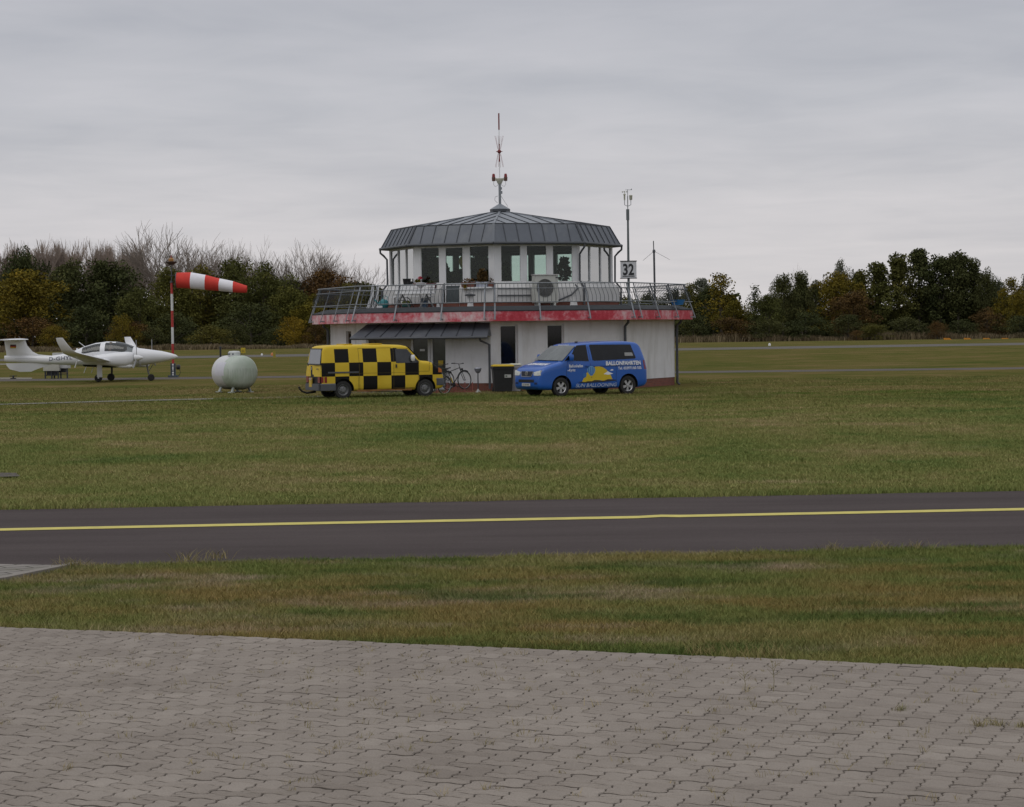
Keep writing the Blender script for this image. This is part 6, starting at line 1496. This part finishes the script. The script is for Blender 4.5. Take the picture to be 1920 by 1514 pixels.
# ------------------------------------------------------------------ the wood
def crown(name, seed, h, w_, base, n, leaf, mt, kind='round', trunk=True, nclump=None):
    """one deciduous tree as two meshes (trunk with limbs, crown of leaf clumps); returns (trunk mesh, crown mesh)"""
    r = np.random.default_rng(seed); nc = nclump or int(40+w_*5)
    t = r.beta(1.5, 1.25, nc)
    pr = {'round': lambda q: np.sqrt(np.clip(1-np.abs(2*q-.84)**3, .10, 1)), 'tall': lambda q: np.clip(1-.55*np.abs(2*q-.75)**1.7, .12, 1)*(.72+.28*np.sin(q*9+seed)), 'cone': lambda q: np.clip(1.02-q, .06, 1)**.7, 'bush': lambda q: np.sqrt(np.clip(1-q**2.2, .05, 1))}[kind](t)
    a = r.uniform(0, 2*np.pi, nc); rr_ = np.sqrt(r.random(nc))*.92
    lob = 1+.22*np.sin(a*3+seed)+.15*np.sin(a*5+2*seed)
    C = np.stack([np.cos(a)*rr_*pr*lob*w_/2, np.sin(a)*rr_*pr*lob*w_/2, base+t*(h-base)*.96], 1)
    cs = (w_*.085+.35)*r.uniform(.6, 1.45, nc)
    k = r.choice(nc, n, p=cs**2/np.sum(cs**2))
    d = r.normal(0, 1, (n, 3)); d /= np.linalg.norm(d, axis=1)[:, None]
    P = C[k]+d*(cs[k]*np.cbrt(r.random(n)))[:, None]*np.array([1.05, 1.05, .85])
    P[:, 2] = np.maximum(P[:, 2], .25)
    cv = np.clip(r.beta(2, 2.4, nc), 0, 1)
    V, Q, A = leaf_quads(P, leaf, r, np.clip(cv[k]*.75+r.random(n)*.3, 0, 1))
    oc = npmesh(name+'_c', V, Q, mt, A); cm = oc.data; bpy.data.objects.remove(oc)
    b = MB(); rn = random.Random(seed)
    tr = .014*h+.05
    b.tube([(0, 0, -.2), (rn.uniform(-.15, .15), 0, h*.28), (rn.uniform(-.3, .3), rn.uniform(-.3, .3), h*.58), (0, 0, h*.88)], [tr, tr*.8, tr*.5, .04], 7)
    for q in range(9):
        c = C[rn.randrange(nc)]; z0 = min(max(base*.7, c[2]*.55), h*.8); b.tube([(0, 0, z0), (c[0]*.5, c[1]*.5, (z0+c[2])*.52), (c[0], c[1], c[2])], [tr*.42, tr*.28, .03], 5)
    ot = b.build(name+'_t', BARK, fix=False); tm_ = ot.data; bpy.data.objects.remove(ot)
    return tm_, cm
def bare(name, seed, h, w_, mt, upright=.5, levels=5, fork=.16, nb=3):
    nb = 4 if upright > .9 else 3
    b = MB(); rn = random.Random(seed)
    def br(p, d, L, r, lv):
        pts = [p]; q = p; dd = d.copy(); k = 3
        for i in range(k):
            dd = (dd+Vector((rn.gauss(0, .09), rn.gauss(0, .09), rn.gauss(.03, .05)))).normalized(); q = q+dd*L/k; pts.append(q)
        b.tube(pts, [r*(1-.45*i/k) for i in range(k+1)], 5 if lv < 2 else 3, cap=False)
        if lv >= levels: return
        n = nb+(1 if lv in (1, 2) else 0)
        for i in range(n):
            f = rn.uniform(.35, 1.0) if i else 1.0; o = pts[0].lerp(pts[-1], f) if f < 1 else pts[-1]
            sp = (.30 if i == 0 else rn.uniform(.45, .95))*(1-upright*.55)
            ax = Vector((rn.gauss(0, 1), rn.gauss(0, 1), rn.gauss(0, .25))).normalized(); nd = (dd+ax*sp+Vector((0, 0, upright*.25))).normalized()
            br(o, nd, L*rn.uniform(.58, .86), max(r*(.62 if i == 0 else .48), .034 if upright > .9 else .027), lv+1)
    if upright > .9: br(Vector((0, 0, 0)), Vector((0, 0, 1)), h*.30, .013*h+.06, 0)
    else:
        r0 = .013*h+.06; b.tube([(0, 0, 0), (.1, 0, h*.12), (0, 0, h*.24)], [r0, r0*.85, r0*.75], 6)
        for q in range(9):       # main limbs fan out evenly all round
            a = 2*math.pi*q/9*2+rn.uniform(-.3, .3); t = (q % 3)*.30+rn.uniform(.05, .25)
            d = Vector((math.cos(a)*t, math.sin(a)*t, 1)).normalized(); br(Vector((0, 0, h*rn.uniform(.16, .24))), d, h*rn.uniform(.26, .32), r0*.5, 1)
    xs_ = np.array([v_[0] for v_ in b.v]); zs_ = [v_[2] for v_ in b.v]; kx = w_/(np.percentile(xs_, 98)-np.percentile(xs_, 2)); kz = h/max(zs_)
    b.v = [(x*kx, y*kx, z*kz) for x, y, z in b.v]
    o = b.build(name+'_b', mt, fix=False); me = o.data; bpy.data.objects.remove(o); return me
PROTO = {}
def proto(kind, shape, var):
    k = (kind, shape, var)
    if k not in PROTO:
        sd = abs(hash((kind, shape, var))) % 1000 if False else sum(map(ord, kind+shape))*7+var*131
        nl = {'round': 8500, 'tall': 7000, 'cone': 3800, 'bush': 5600}[shape]
        if kind == 'sparse': kk = 'gold'
        PROTO[k] = crown('tree', sd, 10.0, {'round': 8.0, 'tall': 5.4, 'cone': 4.5, 'bush': 9.0}[shape], {'round': 1.2, 'tall': 1.5, 'cone': 1.0, 'bush': .1}[shape], nl if var < 8 else nl//3, .30, LEAF[kind], shape)
    return PROTO[k]
BASEW = {'round': 7.0, 'tall': 4.3, 'cone': 4.6, 'bush': 8.4}
def tree(px, top, width, D, kind, shape, var, lab, group=None, cat='tree', name='tree'):
    """px: column of the crown, top: row of the highest twig, width in picture columns"""
    p = at(px, top, D); h = p.z; wd = width*D/FPX
    tm_, cm = proto(kind, shape, var); sx_ = wd/BASEW[shape]; sz_ = h/10.75
    e = empty(name, (p.x, D, 0), (px*7.77+var) % 6.28, label=lab, cat=cat, group=group)
    for nm, me in (('trunk', tm_), ('crown', cm)):
        o = bpy.data.objects.new(nm, me); COL.objects.link(o); o.parent = e; o.scale = (sx_, sx_, sz_)
BARES = {}
def bare_tree(px, top, width, D, up, var, mt, lab, group=None, nb=3):
    p = at(px, top, D); h = p.z; wd = width*D/FPX; k = (up, var, mt.name)
    if k not in BARES: BARES[k] = bare('bare', 17+var*13, 20.0, 12.0, mt, up, 5, nb=nb)
    e = empty('bare_tree', (p.x, D, 0), 0 if px == 325 else (px*3.1) % 6.28, label=lab, cat='bare tree', group=group)
    o = bpy.data.objects.new('branches', BARES[k]); COL.objects.link(o); o.parent = e; o.scale = (wd/12, wd/12, h/20)
# left wood
L_ = [
 (45, 500, 150, 388, 'gold', 'round', 0, 'olive yellow tree at the far left edge above the aircraft tail'),
 (40, 458, 90, 420, 'dark', 'round', 0, 'dark treetop rising behind the olive yellow tree at the far left'),
 (128, 482, 110, 402, 'dark', 'round', 1, 'dark green round tree above the aircraft fuselage, left of the widest dark crown'),
 (202, 480, 130, 400, 'dark', 'round', 2, 'widest dark green crown left of the windsock mast'),
 (262, 535, 80, 385, 'mid', 'round', 0, 'mid green tree just left of the windsock mast'),
 (318, 497, 100, 398, 'olive', 'round', 0, 'olive green tree right behind the windsock mast lamp'),
 (375, 488, 100, 402, 'olive', 'round', 1, 'olive topped tree above the white stripes of the windsock'),
 (440, 478, 110, 400, 'mid', 'round', 1, 'tall green tree above the right half of the windsock'),
 (495, 482, 95, 396, 'mid', 'round', 2, 'deep green tree right of the windsock tip'),
 (545, 528, 85, 384, 'olive', 'round', 2, 'lower olive tree between windsock tip and terrace'),
 (588, 548, 80, 378, 'gold', 'round', 1, 'yellowish tree beside the left end of the terrace railing'),
 (612, 497, 110, 405, 'rust', 'round', 0, 'brownish tree with rusty top left of the tower storey'),
 (655, 528, 70, 396, 'olive', 'round', 0, 'low olive tree seen through the left terrace railing'),
 (700, 532, 80, 400, 'dark', 'round', 0, 'dark low tree seen through the left railing next to the tower'),
 (770, 540, 90, 402, 'mid', 'round', 0, None), (-60, 490, 130, 400, 'dark', 'round', 1, None), (-150, 500, 120, 402, 'mid', 'round', 2, None)]
for q, t in enumerate(L_):
    lab = t[7]
    tree(*t[:7], lab or 'green tree of the wood hidden from this side of the field', None if lab else 'hidden trees of the wood')
for px, top, w_, D, kd, v_, lab in ((60, 590, 120, 376, 'rust', 0, 'low brown thicket behind the aircraft tail plane'), (160, 570, 110, 378, 'dark', 0, 'dark shrub mass above the aircraft cockpit'), (250, 600, 90, 374, 'rust', 1, 'brown shrub left of the windsock mast foot'), (330, 578, 100, 376, 'dark', 1, 'dark shrub behind the windsock mast'),
    (395, 608, 90, 366, 'olive', 0, 'rounded grey olive bush above the gas tank'), (470, 560, 130, 380, 'dark', 2, 'dark shrub mass right of the gas tank'), (552, 588, 64, 366, 'yellow', 0, 'bright yellow autumn bush left of the checkered van'), (592, 602, 56, 364, 'rust', 2, 'red brown bush right of the bright yellow bush'), (628, 590, 60, 372, 'dark', 0, 'dark bush by the left corner of the building'), (100, 605, 60, 370, 'gold', 0, 'yellowish low bush behind the aircraft fin'), (230, 585, 60, 371, 'gold', 1, 'yellowish thin shrub above the aircraft winglet'), (520, 610, 70, 370, 'dark', 1, 'low dark bush left of the bright yellow bush'), (-40, 590, 110, 376, 'dark', 0, 'dark bush at the very left edge of the wood'), (290, 610, 70, 372, 'dark', 2, 'low dark bush between aircraft nose and windsock foot'), (440, 605, 60, 372, 'dark', 0, 'low dark bush right above the gas tank dome')):
    tree(px, top, w_, D, kd, 'bush', v_, lab, cat='bush', name='bush')
# bare trees above the left wood
gp = 'bare poplars in a row above the left wood'
for q, (px, top, w_) in enumerate(((-8, 446, 50), (16, 450, 46), (44, 440, 44), (80, 452, 42), (108, 450, 40), (128, 446, 46), (152, 452, 40), (174, 450, 42), (196, 454, 40), (216, 452, 40), (238, 456, 44), (258, 458, 44), (66, 462, 40), (-40, 446, 50), (276, 466, 40))):
    bare_tree(px, top-3, w_*1.5, 430+(q % 3)*6, .95, q % 4, BARK_PALE, 'slender bare poplar in the pale row above the dark wood on the left', gp, nb=3)
bare_tree(325, 411, 185, 418, .35, 10, BARK_GREY, 'largest bare tree with wide fan of branches above the windsock mast')
bare_tree(395, 435, 140, 422, .40, 11, BARK_GREY, 'bare tree right of the largest bare crown')
bare_tree(445, 446, 105, 424, .45, 12, BARK_GREY, 'smaller bare tree above the tip of the windsock')
bare_tree(493, 438, 90, 420, .55, 13, BARK_GREY, 'upright bare tree with few leaves between windsock and terrace')
bare_tree(556, 448, 140, 414, .40, 10, BARK_GREY, 'broad bare tree left of the brownish tree')
bare_tree(606, 468, 95, 418, .5, 12, BARK_GREY, 'bare twigs rising behind the rusty brown tree')
bare_tree(652, 476, 105, 412, .35, 11, BARK_GREY, 'last bare tree leaning towards the tower on the left')
# right wood
R_L = [
 (1215, 545, 70, 412, 'mid', 'round', 0, None), (1150, 540, 90, 412, 'olive', 'round', 1, None),
 (1262, 536, 60, 405, 'dark', 'round', 0, 'dark low tree seen through the right terrace railing'),
 (1292, 528, 44, 400, 'olive', 'round', 0, 'olive treetop just right of the terrace railing'),
 (1314, 514, 50, 402, 'grey', 'tall', 0, 'pale grey green tree right of the terrace'),
 (1352, 500, 72, 392, 'gold', 'tall', 9, 'tall sparse yellowing birch right of the terrace'),
 (1336, 530, 60, 398, 'dark', 'round', 1, 'dark tree below the sparse yellowing birch'),
 (1376, 560, 60, 384, 'gold', 'round', 2, 'low golden tree at the gap in the right wood'),
 (1415, 528, 44, 400, 'dark', 'cone', 9, 'thin small dark tree standing in the gap'),
 (1436, 548, 64, 380, 'mid', 'round', 3, 'rounded green tree right of the gap'),
 (1468, 508, 60, 396, 'dark', 'round', 2, 'dark dense tree right of the gap'),
 (1500, 504, 50, 404, 'dark', 'tall', 1, 'dark slender tree with bare twigs over it'),
 (1528, 520, 50, 394, 'dark', 'round', 3, 'dark tree left of the golden crowned tree'),
 (1568, 505, 84, 392, 'gold', 'round', 0, 'golden olive crowned tree in the middle of the right wood'),
 (1578, 478, 44, 426, 'grey', 'round', 1, 'distant grey green crown peeping over the golden tree'),
 (1612, 502, 56, 402, 'olive', 'tall', 0, 'olive slender tree right of the golden crown'),
 (1600, 540, 84, 384, 'rust', 'round', 1, 'brownish tree in front of the olive slender tree'),
 (1648, 484, 64, 398, 'mid', 'tall', 0, 'green tree with sky gaps left of the tallest group'),
 (1684, 465, 66, 400, 'mid', 'tall', 1, 'first tree of the tallest group on the right'),
 (1722, 459, 66, 402, 'dark', 'tall', 2, 'second tree of the tallest group on the right'),
 (1762, 456, 64, 400, 'dark', 'tall', 3, 'third and highest tree of the tallest group on the right'),
 (1796, 460, 64, 398, 'dark', 'tall', 4, 'fourth tree of the tallest group, dark and dense'),
 (1826, 478, 56, 400, 'dark', 'tall', 1, 'outer right tree of the tallest group'),
 (1848, 498, 50, 398, 'dark', 'round', 0, 'dark tree stepping down right of the tallest group'),
 (1866, 518, 46, 404, 'grey', 'tall', 1, 'pale thin topped tree right of the dark step'),
 (1896, 516, 56, 390, 'gold', 'round', 1, 'yellow green tree near the right edge of the photo'),
 (1930, 508, 50, 396, 'dark', 'round', 2, 'dark tree cut by the right edge of the photo'),
 (1990, 500, 90, 400, 'mid', 'round', 1, None), (2060, 490, 100, 400, 'dark', 'round', 2, None)]
for t in R_L:
    lab = t[7]
    tree(*t[:7], lab or 'green tree of the wood hidden from this side of the field', None if lab else 'hidden trees of the wood')
bare_tree(1504, 492, 44, 408, .55, 13, BARK_GREY, 'pale bare treetop above the dark slender tree on the right')
for px, top, w_, D, kd, v_, lab in ((1300, 585, 90, 378, 'dark', 0, 'dark bush at the right corner of the building'), (1372, 592, 90, 376, 'rust', 0, 'brown bush below the sparse birch'), (1440, 595, 80, 374, 'dark', 1, 'dark bush below the rounded green tree'), (1510, 580, 90, 376, 'dark', 2, 'dark bush below the slender dark tree'), (1590, 588, 90, 374, 'dark', 0, 'dark bush below the golden crowned tree'),
    (1640, 606, 70, 370, 'olive', 1, 'olive bush left of the foot of the tallest group'), (1700, 590, 90, 376, 'dark', 1, 'dark bush below the first tall trees'), (1757, 600, 40, 372, 'rust', 1, 'small red brown bush in the middle of the tallest group'), (1800, 596, 70, 376, 'dark', 2, 'dark bush at the foot of the fourth tall tree'), (1850, 575, 80, 380, 'rust', 2, 'brown thicket right of the tallest group'), (1912, 590, 80, 376, 'dark', 0, 'dark bush at the right edge of the photo'), (1990, 585, 90, 376, 'dark', 1, 'dark bush beyond the right edge of the field'), (1606, 618, 30, 366, 'rust', 0, 'tiny rusty bush in the dry grass on the right')):
    tree(px, top, w_, D, kd, 'bush', v_, lab, cat='bush', name='bush')
# the wood behind reads as one dark mass
r = np.random.default_rng(77); n = 120000
X = np.concatenate([r.uniform(-120, -18, n//2), r.uniform(24, 120, n//2)]); 
Hm = np.where(X < 0, 10.0+1.6*np.sin(X*.13)+1.0*np.sin(X*.41), 6.6+1.4*np.sin(X*.17)+np.sin(X*.5))
Hm = np.where((X > 42) & (X < 47), 4.5, Hm)
P = np.stack([X, r.uniform(408, 424, n), Hm*r.random(n)**.85], 1)
V, Q, A = leaf_quads(P, .75, r, r.beta(2, 3.5, n)); npmesh('wood_undergrowth', V, Q, LEAF['dark'], A, kind='stuff')
